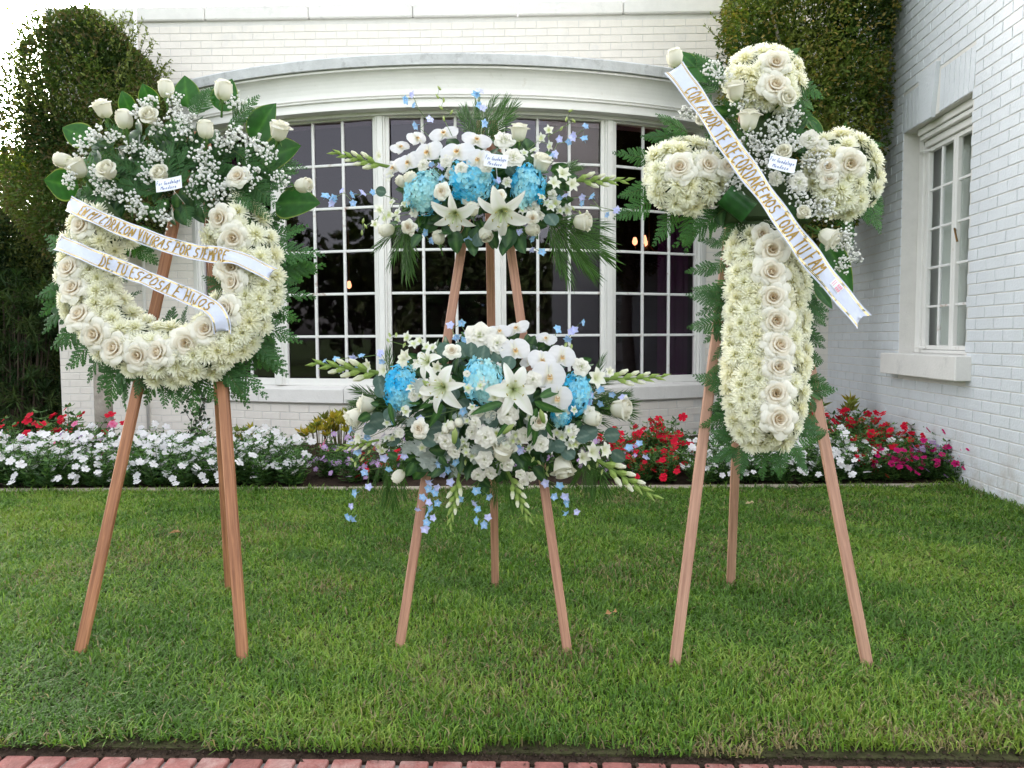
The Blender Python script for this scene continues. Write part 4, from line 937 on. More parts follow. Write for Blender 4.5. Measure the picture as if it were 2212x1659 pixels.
def hydrangea(seed):
    r = np.random.default_rng(seed); b = MB(); n = 135; i = np.arange(n)+.5
    th = np.arccos(1-1.35*i/n); ph = PI*(1+5**.5)*i
    D = np.stack([np.cos(ph)*np.sin(th), np.sin(ph)*np.sin(th), np.cos(th)], 1); hue = lump(D*2.2, 1., seed); hue2 = lump(D*3.4, 1., seed+40)
    for k in range(n):
        d = nrm(D[k]+r.normal(0, .24, 3)); c = D[k]*(.84+.13*hue2[k]+r.normal(0, .075)); x = nrm(np.cross(d, [.2, .9, .3])); y = np.cross(d, x); a0 = r.uniform(0, 6.3); s = r.uniform(.15, .25)
        t = np.clip(.5+.55*hue[k]+r.normal(0, .16), 0, 1); col = np.array((.045, .55, .88))*(1-t)+np.array((.52, .82, .84))*t
        for j in range(4):
            a = a0+j*PI/2; e = x*math.cos(a)+y*math.sin(a); f = -x*math.sin(a)+y*math.cos(a); h = r.uniform(-.09, .09)
            V = [c, c+e*s*.45-f*s*.40+d*(.03+h*.3), c+e*s*.55+d*h*.5, c+e*s*.45+f*s*.40+d*(.03+h*.3), c+e*s*.95-f*s*.36+d*h, c+e*s*1.05+d*(h-.02), c+e*s*.95+f*s*.36+d*h]
            cc = np.array([col*.9+np.array((.10, .12, .05))*.6, col, col, col, col*1.06, col*1.1, col*1.06])
            b.add(V, [np.array([[0, 1, 2], [0, 2, 3]]), np.array([[1, 4, 5, 2], [2, 5, 6, 3]])], cc)
        b.add([c-d*.02+x*.02, c+y*.02+d*.03, c-x*.02+d*.02], np.array([[0, 1, 2]]), (.5, .75, .75))
    b2 = MB()
    return b.mesh('hydrangea_head', [MAT['petal']])
def fern(seed, npin=11, droop=.28, wide=.36, loose=0.):
    """leatherleaf frond, +Y base to tip, length 1"""
    r = np.random.default_rng(seed); b = MB(); sw = r.uniform(-.08, .08)
    def mid(t): return np.array([sw*t*t, t, -droop*t*t])
    b.tube([mid(t) for t in np.linspace(0, .97, 7)], np.linspace(.009, .003, 7), 4, (.09, .13, .035))
    base = np.array((.042, .108, .034))*r.uniform(.8, 1.25)
    for i in range(npin):
        t = .16+.82*(i/(npin-1))**.92; Lp = wide*(1-t)**.78*(1.08 if i else .9)+.03
        for sg in (-1, 1):
            p = mid(t+r.normal(0, .006)); an = 1.08-.45*t+r.normal(0, .07); dr = np.array([sg*math.sin(an), math.cos(an), -.12+r.normal(0, .09)-droop*.5*t]); dr /= np.linalg.norm(dr)
            up = np.array([0, .1, 1.]); sd = nrm(np.cross(up, dr)); nl = max(3, int(Lp/.036)); col = base*r.uniform(.8, 1.3)
            if r.random() < loose: continue
            for q in range(nl):
                f = (q+.3)/nl; pl = min(.075, .20*Lp+.014)*(1-f*.72)*1.1; pw = Lp/nl*.80
                c0 = p+dr*Lp*f+np.array([0, 0, -.10*Lp*f*f])
                for s2 in (-1, 1):
                    e = nrm(dr*.75+sd*s2*.9+np.array([0, 0, -.1])); k = nrm(np.cross([0, 0, 1.], e))
                    V = [c0-dr*pw*.5, c0+e*pl*.55+k*pw*.62, c0+e*pl, c0+e*pl*.55-k*pw*.62]
                    b.add(V, np.array([[0, 1, 2, 3]]), [col, col*1.05, col*1.25, col*.95])
            b.add([p+dr*Lp*.8-sd*.012, p+dr*Lp*1.02+[0, 0, -.10*Lp], p+dr*Lp*.8+sd*.012], np.array([[0, 1, 2]]), col*1.15)
    return b.mesh('fern_frond', [MAT['leaf']])
def palm(seed, n=13, spread=.62, w=.017, droop=.35):
    r = np.random.default_rng(seed); b = MB()
    def mid(t): return np.array([0, t*.85, -droop*.5*t*t])
    b.tube([mid(t) for t in np.linspace(0, 1, 6)], np.linspace(.010, .004, 6), 4, (.10, .17, .04))
    for i in range(n):
        t = .12+.86*i/(n-1)
        for sg in (-1, 1):
            an = spread*(1.25-.85*t)+r.normal(0, .05); l = (.34+.42*math.sin(PI*(.15+.75*t)))*r.uniform(.85, 1.1)*.62; d = np.array([sg*math.sin(an), math.cos(an), -.05+r.normal(0, .06)])
            p = mid(t); x = np.array([d[1], -d[0], 0]); x /= np.linalg.norm(x); col = np.array((.045, .10, .025))*r.uniform(.7, 1.35); g = np.array([0, 0, -1.])
            V = [p-x*w*.4, p+x*w*.4, p+d*l*.45-x*w+g*l*.03, p+d*l*.45+[0, 0, .006]+g*l*.03, p+d*l*.45+x*w+g*l*.03, p+d*l+g*l*(.16+r.uniform(0, .2)*droop*2)]
            b.add(V, [np.array([[0, 1, 3, 2]]), np.array([[1, 4, 3], [2, 3, 5], [3, 4, 5]])], col)
    return b.mesh('palm_frond', [MAT['leaf']])
def leaf(name, prof, W, bend=-.2, fold=.12, nu=9, nv=7, base=(.03, .09, .03), mid=(.10, .20, .06), edge=None, wave=0., mat='gloss_leaf', seed=0, side=0.):
    r = np.random.default_rng(seed); b = MB(); p0 = r.uniform(0, 6)
    def fn(u, v):
        w = W*prof(u)*v
        return np.stack([w+side*u*u, u, bend*u*u+fold*np.abs(w)+wave*np.sin(u*9+p0)*np.abs(v)], 1)
    def cf(u, v):
        c = lerp(mid, base, np.abs(v)*5); c = c*(1+.10*np.sin(u*26+np.abs(v)*6))[:, None]
        if edge is not None: c = np.where((np.abs(v) > .96)[:, None], np.array(edge), c)
        return c
    surf(b, fn, nu, nv, cf); return b.mesh(name, [MAT[mat]], True)
def gyp(seed, n=46):
    """baby's breath: a cloud of tiny double blooms on wiry stems, radius about 1"""
    r = np.random.default_rng(seed); b = MB(); P = r.normal(0, .48, (n, 3))*[1, 1, .55]; P[:, 2] += .25
    t = (1+5**.5)/2; ico = np.array([(-1, t, 0), (1, t, 0), (-1, -t, 0), (1, -t, 0), (0, -1, t), (0, 1, t), (0, -1, -t), (0, 1, -t), (t, 0, -1), (t, 0, 1), (-t, 0, -1), (-t, 0, 1)])/1.9
    IF = np.array([(0, 11, 5), (0, 5, 1), (0, 1, 7), (0, 7, 10), (0, 10, 11), (1, 5, 9), (5, 11, 4), (11, 10, 2), (10, 7, 6), (7, 1, 8), (3, 9, 4), (3, 4, 2), (3, 2, 6), (3, 6, 8), (3, 8, 9), (4, 9, 5), (2, 4, 11), (6, 2, 10), (8, 6, 7), (9, 8, 1)])
    hub = [np.array([r.normal(0, .3), r.normal(0, .3), -.15]) for _ in range(6)]
    for p in P:
        s = r.uniform(.095, .155)*(.7 if r.random() < .25 else 1); jit = 1+r.uniform(-.22, .22, (12, 1))
        b.add(p+ico*jit*s, IF, np.array((.92, .92, .91))*r.uniform(.93, 1.03))
        h = min(hub, key=lambda q: np.linalg.norm(q-p)); b.tube([h, (h+p)/2+[0, 0, .04], p], .010, 3, (.14, .20, .07), cap=False)
    for h in hub: b.tube([(0, 0, -1.1), h*[.5, .5, 1]+[0, 0, -.4], h], .014, 3, (.10, .17, .05), cap=False)
    return b.mesh('baby_breath', [MAT['petal']])
def glad_spike(seed):
    r = np.random.default_rng(seed); b = MB(); sw = r.uniform(-.06, .06)
    m = lambda t: np.array([sw*t*t, t, .05*t*t])
    b.tube([m(t) for t in np.linspace(-.1, 1, 7)], np.linspace(.035, .014, 7), 6, (.20, .30, .07))
    n = 9
    for i in range(n):
        t = .06+.88*i/(n-1); sg = 1 if i % 2 else -1; l = .36*(1-.45*t); p = m(t)
        d = nrm(np.array([sg*.42*(1.1-.5*t), 1, .12])); x = nrm(np.cross(d, [0, 0, 1])); w = .052*(1-.45*t)
        for k in range(2):
            V = [p, p+d*l*.4+x*w+[0, 0, .03], p+d*l*.4+[0, 0, .055-.11*k], p+d*l*.4-x*w+[0, 0, .03], p+d*l]
            b.add(V, np.array([[0, 1, 2], [0, 2, 3], [1, 4, 2], [2, 4, 3]]), [(.22, .33, .08), (.30, .42, .10), (.36, .48, .13), (.30, .42, .10), (.46, .56, .20)])
        if i < 5:
            q = p+d*l*.55; R_ = .05*(1-.5*t)
            b.tube([q, q+d*l*.25+[0, 0, .02], q+d*l*(.5)+[0, 0, .03]], [R_*.7, R_, R_*.45], 6, np.array([(.55, .62, .28), (.80, .80, .62), (.85, .84, .74)]))
    return b.mesh('gladiolus_spike', [MAT['petal']])
ROSE = [rose_open(i) for i in range(5)]
BUD = [rose_bud(20+i, .0) for i in range(3)]; HALF = [rose_bud(30+i, .16) for i in range(4)]
MUM = [mum(40+i) for i in range(5)]
LIS = [lisianthus(50+i) for i in range(3)]; ORC = [orchid(60+i) for i in range(2)]; DEN = [dendro(65+i) for i in range(3)]
LIL = [lily(70+i) for i in range(3)]; GLB = [glad_bloom(75+i) for i in range(3)]; DEL = [delph(80+i) for i in range(5)]; OBD = bud_green(1)
HYD = [hydrangea(90+i) for i in range(4)]; FERN = [fern(100+i, droop=d, wide=w_) for i, (d, w_) in enumerate(((.15, .36), (.3, .34), (.42, .38), (.22, .30), (.05, .33)))]
PALM = [palm(110+i, spread=s) for i, s in enumerate((.62, .5, .75))]; GYP = [gyp(120+i) for i in range(5)]; SPK = [glad_spike(130+i) for i in range(3)]
elip = lambda a, c: (lambda u: np.clip(u, 0, 1)**a*(1-np.clip(u, 0, 1))**c*(a+c)**(a+c)/(a**a*c**c))
BRD = [leaf('broad_leaf', elip(.6, 1.0), .27, -.12, .10, 14, 17, (.018, .085, .010), (.045, .14, .02), (.24, .30, .06), .012, seed=i) for i in range(3)]
SAL = [leaf('salal_leaf', elip(.5, .8), .30, -.22, .22, 8, 5, (.022, .066, .020), (.07, .14, .045), wave=.02, seed=i) for i in range(3)]
EUC = [leaf('eucalyptus_leaf', lambda u: np.sin(np.clip(u, 0, 1)*PI)**.5, .48, -.08, .10, 8, 7, (.085, .14, .115), (.16, .22, .18), mat='dull_leaf', seed=i) for i in range(2)]
DUS = leaf('dusty_miller_leaf', lambda u: np.sin(np.clip(u, 0, 1)**.8*PI*.97+.05)*(1+.30*np.sign(np.sin(u*30))), .42, -.18, .12, 26, 5, (.34, .38, .36), (.42, .46, .44), mat='dull_leaf')
LAN = [leaf('lily_leaf', elip(.5, .9), .105, -.22, .25, 11, 5, (.035, .10, .025), (.07, .16, .04), seed=i, side=s) for i, s in enumerate((0., .08, -.08))]
LBD = leaf('x', elip(.5, .8), .1)   # replaced below by a closed bud
def lily_bud():
    b = MB(); n = 6; prof = [(0, .0), (.085, .12), (.12, .45), (.115, .7), (.0, 1.)]
    V = [(p*math.cos(a)*(1+.12*(j % 2)), z, p*math.sin(a)*(1+.12*(j % 2))) for p, z in prof for j, a in enumerate(np.linspace(0, 2*PI, n, endpoint=False))]
    F = [[i*n+j, (i+1)*n+j, (i+1)*n+(j+1) % n, i*n+(j+1) % n] for i in range(4) for j in range(n)]
    b.add(V, np.array(F), np.array([lerp((.22, .34, .07), (.48, .56, .22), np.array([v[1]]))[0] for v in V])); return b.mesh('lily_bud', [MAT['petal']], True)
bpy.data.meshes.remove(LBD); LBD = lily_bud()

# ================================================================== EASELS
def easel(label, feet, apex_px, apex_y, mat, wide, tops=(0, 0, 0)):
    F3 = [ground(*p) for p in feet]; A = at_y(*apex_px, apex_y)
    base = (F3[0]+F3[1]+F3[2])/3
    t = thing('easel', label, 'easel', base, 'three legged wooden display easels')
    for i, Pf in enumerate(F3):
        top = A+(np.array([0, .05, -.06]) if i == 2 else np.array([(-.022 if i == 0 else .022), 0, 0]))
        if tops[i]: top = Pf+(top-Pf)*tops[i]
        d = nrm(top-Pf); Pf = Pf-d*.012
        fx = nrm(np.cross([0, 1., 0], d)) if i < 2 else np.array([1., 0, 0]); fx = nrm(fx-d*(fx@d)); fy = np.cross(d, fx)
        L = np.linalg.norm(top-Pf); m = MB(); m.box((0, 0, L/2), (wide/2, .0105, L/2), bev=.003); m.box((wide*.18, .0125 if fy[1] > 0 else -.0125, L/2), (wide*.18, .004, L/2-.01))
        M = Matrix(((fx[0], fy[0], d[0], Pf[0]), (fx[1], fy[1], d[1], Pf[1]), (fx[2], fy[2], d[2], Pf[2]), (0, 0, 0, 1)))
        link('leg', m.mesh('easel_leg', mat), t, M)
    pl = F3[0]+(A-F3[0])*.36; pr = F3[1]+(A-F3[1])*.36; d = nrm(pr-pl)
    zb = nrm(np.cross(d, [0, 1., 0]))
    return t, F3, A
def plane_of(F3, A, shift):
    n = nrm(np.cross(F3[1]-F3[0], A-F3[0])); n = n if n[1] < 0 else -n
    return F3[0]+n*shift, n
wx = lambda F: F
eW, FW, AW = easel('reddish wooden easel carrying the round flower wreath on the left', [(172, 1415), (525, 1430), (497, 1280)], (430, 285), 2.93, MAT['mahogany'], .039)
eM, FM, AM = easel('slim wooden easel carrying the two blue and white flower sprays in the middle', [(862, 1405), (1227, 1415), (1070, 1270)], (1052, 262), 2.97, MAT['meranti'], .033)
eC, FC, AC = easel('pale reddish wooden easel carrying the flower cross on the right', [(1456, 1443), (1875, 1445), (1578, 1268)], (1625, 215), 2.97, MAT['pale_meranti'], .036)

class Arr:
    """an arrangement on the tilted plane of its easel; px coordinates are only used to read the photograph"""
    def __init__(s, name, label, cat, F3, A, shift, cpx):
        s.O, s.N = plane_of(F3, A, shift); s.c = on_plane(*cpx, s.O, s.N); s.cpx = cpx
        s.t = thing(name, label, cat, s.c); s.up = nrm(ZV-s.N*(ZV@s.N)); s.rt = np.cross(s.up, s.N); s.k = 0
        s.rt = s.rt if s.rt[0] > 0 else -s.rt
        s.ppm = FPX/((s.c-CAM)@_f)
    def P(s, px, py, off=0.): return on_plane(px, py, s.O+s.N*off, s.N)
    def m(s, px): return px/s.ppm
    def put(s, name, ms, px, py, off, size_px, face=(0, 0), roll=None, parent=None, sc=None, jit=.10, **k):
        """size_px: radius in px; face: tilt (right, up) of the axis away from the plane normal"""
        me = ms[s.k % len(ms)] if isinstance(ms, list) else ms; s.k += 1
        z = nrm(s.N+s.rt*(face[0]+random.gauss(0, jit))+s.up*(face[1]+random.gauss(0, jit)))
        rl = random.uniform(0, 2*PI) if roll is None else roll; r_ = s.m(size_px)
        q = r_ if sc is None else (r_*sc[0], r_*sc[1], r_*sc[2])
        return link(name, me, parent or s.t, frame(s.P(px, py, off), z, s.up, rl, q), **k)
    def run(s, name, ms, p0, p1, off0, off1, w=1., tw=.25, length=None, parent=None, nadd=None):
        me = ms[s.k % len(ms)] if isinstance(ms, list) else ms; s.k += 1
        A = s.P(*p0, off0); Bq = s.P(*p1, off1); n = s.N+s.rt*random.gauss(0, tw)+s.up*random.gauss(0, tw)
        if nadd is not None: n = n+nadd
        return link(name, me, parent or s.t, along(A, Bq, n, s=length, w=w))
    def upright(s, name, ms, px, py, off, h_px, ang, tiltf=.25, parent=None):
        """bud whose axis lies in the plane, ang in degrees from straight up, clockwise; (px,py) is its middle"""
        me = ms[s.k % len(ms)] if isinstance(ms, list) else ms; s.k += 1
        a = R(ang); d = s.up*math.cos(a)+s.rt*math.sin(a); z = nrm(d+s.N*tiltf); h = s.m(h_px); c = s.P(px, py, off)
        return link(name, me, parent or s.t, frame(c-z*h*.48, z, s.N, random.uniform(0, 6.3), h))
def j(a): return random.uniform(-a, a)

# letters drawn as pen strokes, box 0..1 high, about .62 wide
GL = {'A': [[(0, 0), (.3, 1), (.6, 0)], [(.1, .4), (.5, .4)]], 'B': [[(.05, 0), (.05, 1), (.45, .9), (.42, .6), (.08, .52)], [(.08, .52), (.52, .4), (.5, .08), (.05, 0)]], 'C': [[(.55, .85), (.3, 1), (.05, .7), (.05, .3), (.3, 0), (.55, .15)]],
      'D': [[(.05, 0), (.05, 1), (.4, .9), (.58, .5), (.4, .08), (.05, 0)]], 'E': [[(.55, 1), (.04, 1)], [(.06, 1), (.06, 0)], [(.04, 0), (.55, .0)], [(.06, .52), (.42, .52)]], 'F': [[(.55, 1), (.06, 1), (.06, 0)], [(.06, .52), (.42, .52)]],
      'H': [[(.05, 1), (.05, 0)], [(.55, 1), (.55, 0)], [(.05, .5), (.55, .52)]], 'I': [[(.2, 1), (.18, 0)]], 'J': [[(.45, 1), (.44, .25), (.28, 0), (.08, .12), (.05, .3)]], 'M': [[(0, 0), (.06, 1), (.32, .45), (.6, 1), (.64, 0)]],
      'N': [[(.04, 0), (.05, 1), (.52, .02), (.54, 1)]], 'O': [[(.3, 1), (.06, .75), (.05, .25), (.3, 0), (.55, .25), (.54, .75), (.3, 1)]], 'P': [[(.06, 0), (.06, 1), (.5, .92), (.52, .6), (.08, .48)]],
      'R': [[(.06, 0), (.06, 1), (.48, .92), (.48, .6), (.08, .5), (.56, 0)]], 'S': [[(.52, .88), (.28, 1), (.06, .8), (.14, .56), (.46, .42), (.52, .18), (.28, 0), (.04, .14)]], 'T': [[(0, 1), (.6, 1)], [(.3, 1), (.3, 0)]],
      'U': [[(.05, 1), (.06, .22), (.3, 0), (.53, .22), (.54, 1)]], 'V': [[(.02, 1), (.3, 0), (.56, 1)]], 'Z': [[(.04, 1), (.55, 1), (.04, 0), (.58, 0)]], '.': [[(.1, .05), (.16, .0)]],
      'G': [[(.55, .85), (.3, 1), (.05, .6), (.1, .15), (.4, 0), (.56, .2), (.54, .45), (.32, .45)]], 'o': [[(.25, .5), (.06, .3), (.1, .05), (.3, 0), (.45, .2), (.4, .45), (.25, .5)]], 'r': [[(.08, .5), (.1, 0)], [(.1, .3), (.25, .5), (.4, .46)]],
      'u': [[(.06, .5), (.08, .1), (.25, 0), (.4, .15), (.42, .5), (.44, 0)]], 'a': [[(.42, .45), (.2, .5), (.06, .25), (.2, 0), (.4, .15), (.42, .5), (.46, 0)]], 'd': [[(.42, .4), (.2, .5), (.06, .25), (.2, 0), (.42, .15), (.46, 1)], [(.45, .9), (.44, 0)]],
      'l': [[(.1, 1), (.12, .1), (.22, 0)]], 'p': [[(.08, .5), (.08, -.45)], [(.08, .4), (.3, .5), (.44, .25), (.26, 0), (.09, .1)]], 'e': [[(.06, .25), (.42, .3), (.3, .5), (.08, .35), (.12, .05), (.42, .06)]], 'n': [[(.08, .5), (.09, 0)], [(.09, .3), (.28, .5), (.42, .35), (.43, 0)]],
      'z': [[(.06, .48), (.42, .48), (.06, 0), (.44, 0)]]}
def write(b, text, S, s0, s1, t0, t1, wid, lift, slant=.0, wob=.04, hook=False):
    """strokes of text mapped through S(s,t) -> (point, normal); s along, t across (0 bottom .. 1 top)"""
    adv = [.42 if c in 'I.l' else (.38 if c == ' ' else .74) for c in text]; tot = sum(adv); x = 0
    for c, a in zip(text, adv):
        if c != ' ':
            dy = random.uniform(-wob, wob); k = random.uniform(.92, 1.08)
            for st in GL[c]:
                Q = np.array(st, float)
                m = 4*(len(Q)-1)+1; tt = np.linspace(0, len(Q)-1, m); Q = np.stack([np.interp(tt, range(len(Q)), Q[:, i]) for i in (0, 1)], 1)
                if m > 9: Q[1:-1] = (Q[:-2]+2*Q[1:-1]+Q[2:])/4
                pts = []
                for qx, qy in Q:
                    u = (x+qx*.92+slant*(qy-.5))/tot; P, n = S(s0+(s1-s0)*u, t0+(t1-t0)*(qy*k*.94+dy)); pts.append((P+n*lift, n))
                P = np.array([p for p, _ in pts]); Nn = np.array([n for _, n in pts]); T = np.gradient(P, axis=0); T /= np.linalg.norm(T, axis=1)[:, None]+1e-9
                W = np.cross(T, Nn); W /= np.linalg.norm(W, axis=1)[:, None]+1e-9; ww = wid*(1+.25*np.sin(np.arange(m)*1.3))[:, None]/2
                V = np.stack([P-W*ww-Nn*lift*.6, P-W*ww*.7+Nn*lift*.3, P+W*ww*.7+Nn*lift*.3, P+W*ww-Nn*lift*.6], 1).reshape(-1, 3)
                F = [[i*4+q, i*4+q+1, i*4+q+5, i*4+q+4] for i in range(m-1) for q in range(3)]
                b.add(V, np.array(F))
        x += a
def ribbon(A, label, pts, offs, width_px, texts, notch=.03, sag=0., tilt=None):
    P = np.array([A.P(*p, o) for p, o in zip(pts, offs)]); n = 72
    d = np.concatenate([[0], np.cumsum(np.linalg.norm(np.diff(P, axis=0), axis=1))]); d /= d[-1]
    tt = np.linspace(0, 1, n); C = np.stack([np.interp(tt, d, P[:, i]) for i in range(3)], 1)
    for _ in range(14): C[1:-1] = (C[:-2]+2*C[1:-1]+C[2:])/4
    T = np.gradient(C, axis=0); T /= np.linalg.norm(T, axis=1)[:, None]
    tl = np.interp(tt, np.linspace(0, 1, len(tilt)), tilt) if tilt else np.zeros(n)
    Nn = np.tile(A.N, (n, 1))+tl[:, None]*A.up; W = np.cross(Nn, T); W /= np.linalg.norm(W, axis=1)[:, None]; Nn = np.cross(T, W)
    hw = A.m(width_px)/2; Ltot = np.linalg.norm(np.diff(C, axis=0), axis=1).sum(); nv = 9
    b = MB(); V = []; UV = []
    for side in (0, 1):
        for i in range(n):
            for q in range(nv):
                v = -1+2*q/(nv-1); e = 0
                if i == 0: e = notch*(1-abs(v))
                if i == n-1: e = -notch*(1-abs(v))
                V.append(C[i]+W[i]*v*hw+T[i]*e+Nn[i]*(.0065*math.sin(tt[i]*17+v*1.4)*(1-.3*v)+.004*math.sin(tt[i]*41+1+v*2)-.0008*side)); UV.append((tt[i]*Ltot*10, q/(nv-1)))
    k = n*nv
    F = [[i*nv+q, (i+1)*nv+q, (i+1)*nv+q+1, i*nv+q+1] for i in range(n-1) for q in range(nv-1)]
    F2 = [[k+f[3], k+f[2], k+f[1], k+f[0]] for f in F]
    b.add(V, np.array(F+F2), (.8, .8, .85), 0, UV)
    o = b.build('ribbon', MAT['ribbon'], None, smooth=True); tag(o, label, 'ribbon', 'printed satin ribbons')
    top = np.array(V[:k]).reshape(n, nv, 3)
    def S(s, t):
        i = min(max(s, 0), .9999)*(n-1); a = int(i); f = i-a; g = (1-t)*(nv-1) if UPF else t*(nv-1); g = min(max(g, 0), nv-1.0001); c = int(g); h = g-c
        p = (top[a, c]*(1-f)+top[a+1, c]*f)*(1-h)+(top[a, c+1]*(1-f)+top[a+1, c+1]*f)*h
        return p, Nn[a]
    UPF = (W[n//2]@A.up) < 0
    L = MB()
    for text, s0, s1 in texts: write(L, text, S, s0, s1, .155, .845, .0056, .0012, .10)
    L.build('lettering', MAT['gold'], o)
    return o, S
def card(A, px, py, off, w_px, h_px, rot, label, stem=True):
    c = A.P(px, py, off); a = R(-rot); X = A.rt*math.cos(a)+A.up*math.sin(a); Y = -A.rt*math.sin(a)+A.up*math.cos(a); Nz = A.N
    w_, h_ = A.m(w_px)/2, A.m(h_px)/2; b = MB(); n = 9
    V = [c+X*w_*x+Y*h_*y+Nz*(.004*(x*x)-.0006*s) for s in (0, 1) for x in np.linspace(-1, 1, n) for y in (-1, 1)]
    F = [[i*2, i*2+2, i*2+3, i*2+1] for i in range(n-1)]; F += [[2*n+f[3], 2*n+f[2], 2*n+f[1], 2*n+f[0]] for f in F]
    b.add(V, np.array(F)); o = b.build('gift_card', MAT['paper']); tag(o, label, 'card', 'small handwritten cards')
    def S(s, t): return c+X*w_*(2*s-1)+Y*h_*(2*t-1)+Nz*(.004*(2*s-1)**2+.0004), Nz
    L = MB(); write(L, 'For Guadalupe', S, .04, .97, .52, .84, .0013, .0006, .25, .05); write(L, 'Mendoza', S, .18, .80, .14, .42, .0013, .0006, .25, .05); L.build('handwriting', MAT['ink'], o)
    b = MB(); b.tube([c-Nz*.10-Y*h_*1.5, c-Nz*.03-Y*h_*.6, c-Nz*.003], .0018, 4); b.build('card_pick', MAT['curtain'], o)
    return o

# ================================================================== ROUND WREATH
W = Arr('flower_wreath', 'large ring wreath of cream chrysanthemums and roses topped with baby\'s breath and broad green leaves', 'wreath', FW, AW, .045, (362, 592))
CX, CY, RO, RI = 364, 592, 236, 112
RM, RT = (RO+RI)/2, (RO-RI)/2
c1 = lambda x, y: (x*.2852+82.3, y*.2852+137.1)
c2 = lambda x, y: (x*.2976+82.3, y*.2976+411.5)
# foam ring under the flowers
fr = MB(); V = []; nA, nB = 48, 10
for i in range(nA):
    a = R(-52)+R(282)*i/(nA-1)
    for q in range(nB):
        e = 2*PI*q/nB; rr = RM+(RT-9)*math.cos(e); V.append(W.P(CX+rr*math.cos(a), CY+rr*math.sin(a), .02+W.m(RT-16)*.8*math.sin(e)))
fr.add(V, np.array([[i*nB+q, (i+1)*nB+q, (i+1)*nB+(q+1) % nB, i*nB+(q+1) % nB] for i in range(nA-1) for q in range(nB)]), (.05, .08, .03))
fr.build('foam_ring', MAT['dull_leaf'], W.t)
def pick(n, gen, dmin, exist=()):
    L = list(exist); out = []
    for _ in range(n*60):
        if len(out) >= n: break
        p = gen()
        if all((p[0]-q[0])**2+(p[1]-q[1])**2 > dmin*dmin for q in L): L.append(p); out.append(p)
    return out
wr = [c2(*p) for p in ((330, 262), (245, 572), (268, 718), (320, 915), (430, 1050), (570, 1150), (735, 1198), (890, 1183), (1080, 1110), (1222, 1015), (1385, 872), (1430, 672), (1425, 350), (1335, 208), (1410, 560))]
def gen_ring():
    a = random.uniform(R(-48), R(222)); e = random.uniform(-PI*.5, PI*.5)   # e: position on the front half of the tube
    rr = RM+(RT-4)*math.sin(e); return (CX+rr*math.cos(a), CY+rr*math.sin(a), e, a)
for q in pick(230, gen_ring, 25.5):
    near = min(math.hypot(q[0]-x, q[1]-y) for x, y in wr)
    if near < 17: continue
    e, a = q[2], q[3]; off = .025+W.m(RT)*.78*math.cos(e)-.008
    tilt = math.sin(e)*1.25; W.put('chrysanthemum', MUM, q[0], q[1], off, random.uniform(22.5, 26.5), (tilt*math.cos(a), -tilt*math.sin(a)), jit=.16)
for i, (x, y) in enumerate(wr): W.put('rose', ROSE, x, y, .108, random.uniform(33, 38), (j(.25), j(.25)+.03), jit=.12)
# fern and broad leaves behind
def ferns(A, lst, off0=-.02, off1=-.05, **k):
    for p0, p1 in lst: A.run('fern_frond', FERN, p0, p1, off0+j(.015), off1+j(.03), **k)
tips = [c2(*p) for p in ((1940, 225), (2050, 385), (2040, 520), (2066, 630), (1990, 770), (1900, 930), (1890, 1065), (1820, 1175), (1790, 1300), (1700, 1345), (1500, 1470), (1490, 1575), (1330, 1560), (1190, 1590), (1160, 1655), (1030, 1600), (560, 1500), (450, 1610), (370, 1510), (270, 1380), (130, 1180), (165, 1310), (25, 520), (15, 680), (10, 900), (20, 830), (30, 385), (60, 330))]
for x, y in tips:
    a = math.atan2(y-CY, x-CX); rr = RO-random.uniform(55, 80); W.run('fern_frond', FERN, (CX+rr*math.cos(a+j(.18)), CY+rr*math.sin(a+j(.18))), (x, y), -.0+j(.01), -.04+j(.04), tw=.35, w=random.uniform(.8, 1.05))
for i in range(52):   # shorter fronds filling between
    a = random.uniform(R(-60), R(240)); r0 = RO-60; r1 = RO+random.uniform(20, 66)
    W.run('fern_frond', FERN, (CX+r0*math.cos(a), CY+r0*math.sin(a)), (CX+r1*math.cos(a+j(.25)), CY+r1*math.sin(a+j(.25))), -.01, -.03+j(.03), tw=.4, w=.95)
for p in ((880, 520), (760, 850), (1000, 815), (930, 800), (700, 700), (1180, 620), (1200, 700), (820, 440), (640, 640)):   # into the hole
    x, y = c2(*p); a = math.atan2(y-CY, x-CX); W.run('fern_frond', FERN, (CX+(RI+36)*math.cos(a+j(.3)), CY+(RI+36)*math.sin(a+j(.3))), (x, y), -.01, -.03+j(.02), tw=.35)
BL_ = [((620, 205), (690, 345)), ((780, 150), (860, 310)), ((1098, 80), (1130, 290)), ((1455, 105), (1395, 320)), ((1772, 290), (1650, 540)), ((1962, 600), (1730, 720)), ((2118, 1030), (1850, 1060)), ((172, 472), (370, 570)), ((22, 882), (260, 930)), ((1640, 1130), (1560, 1000))]
for tip, base in BL_[:9]: W.run('broad_leaf', BRD, c1(base[0]*1.2-tip[0]*.2, base[1]*1.2-tip[1]*.2), c1(*tip), -.04, .0+j(.03), tw=.25, w=1.6)
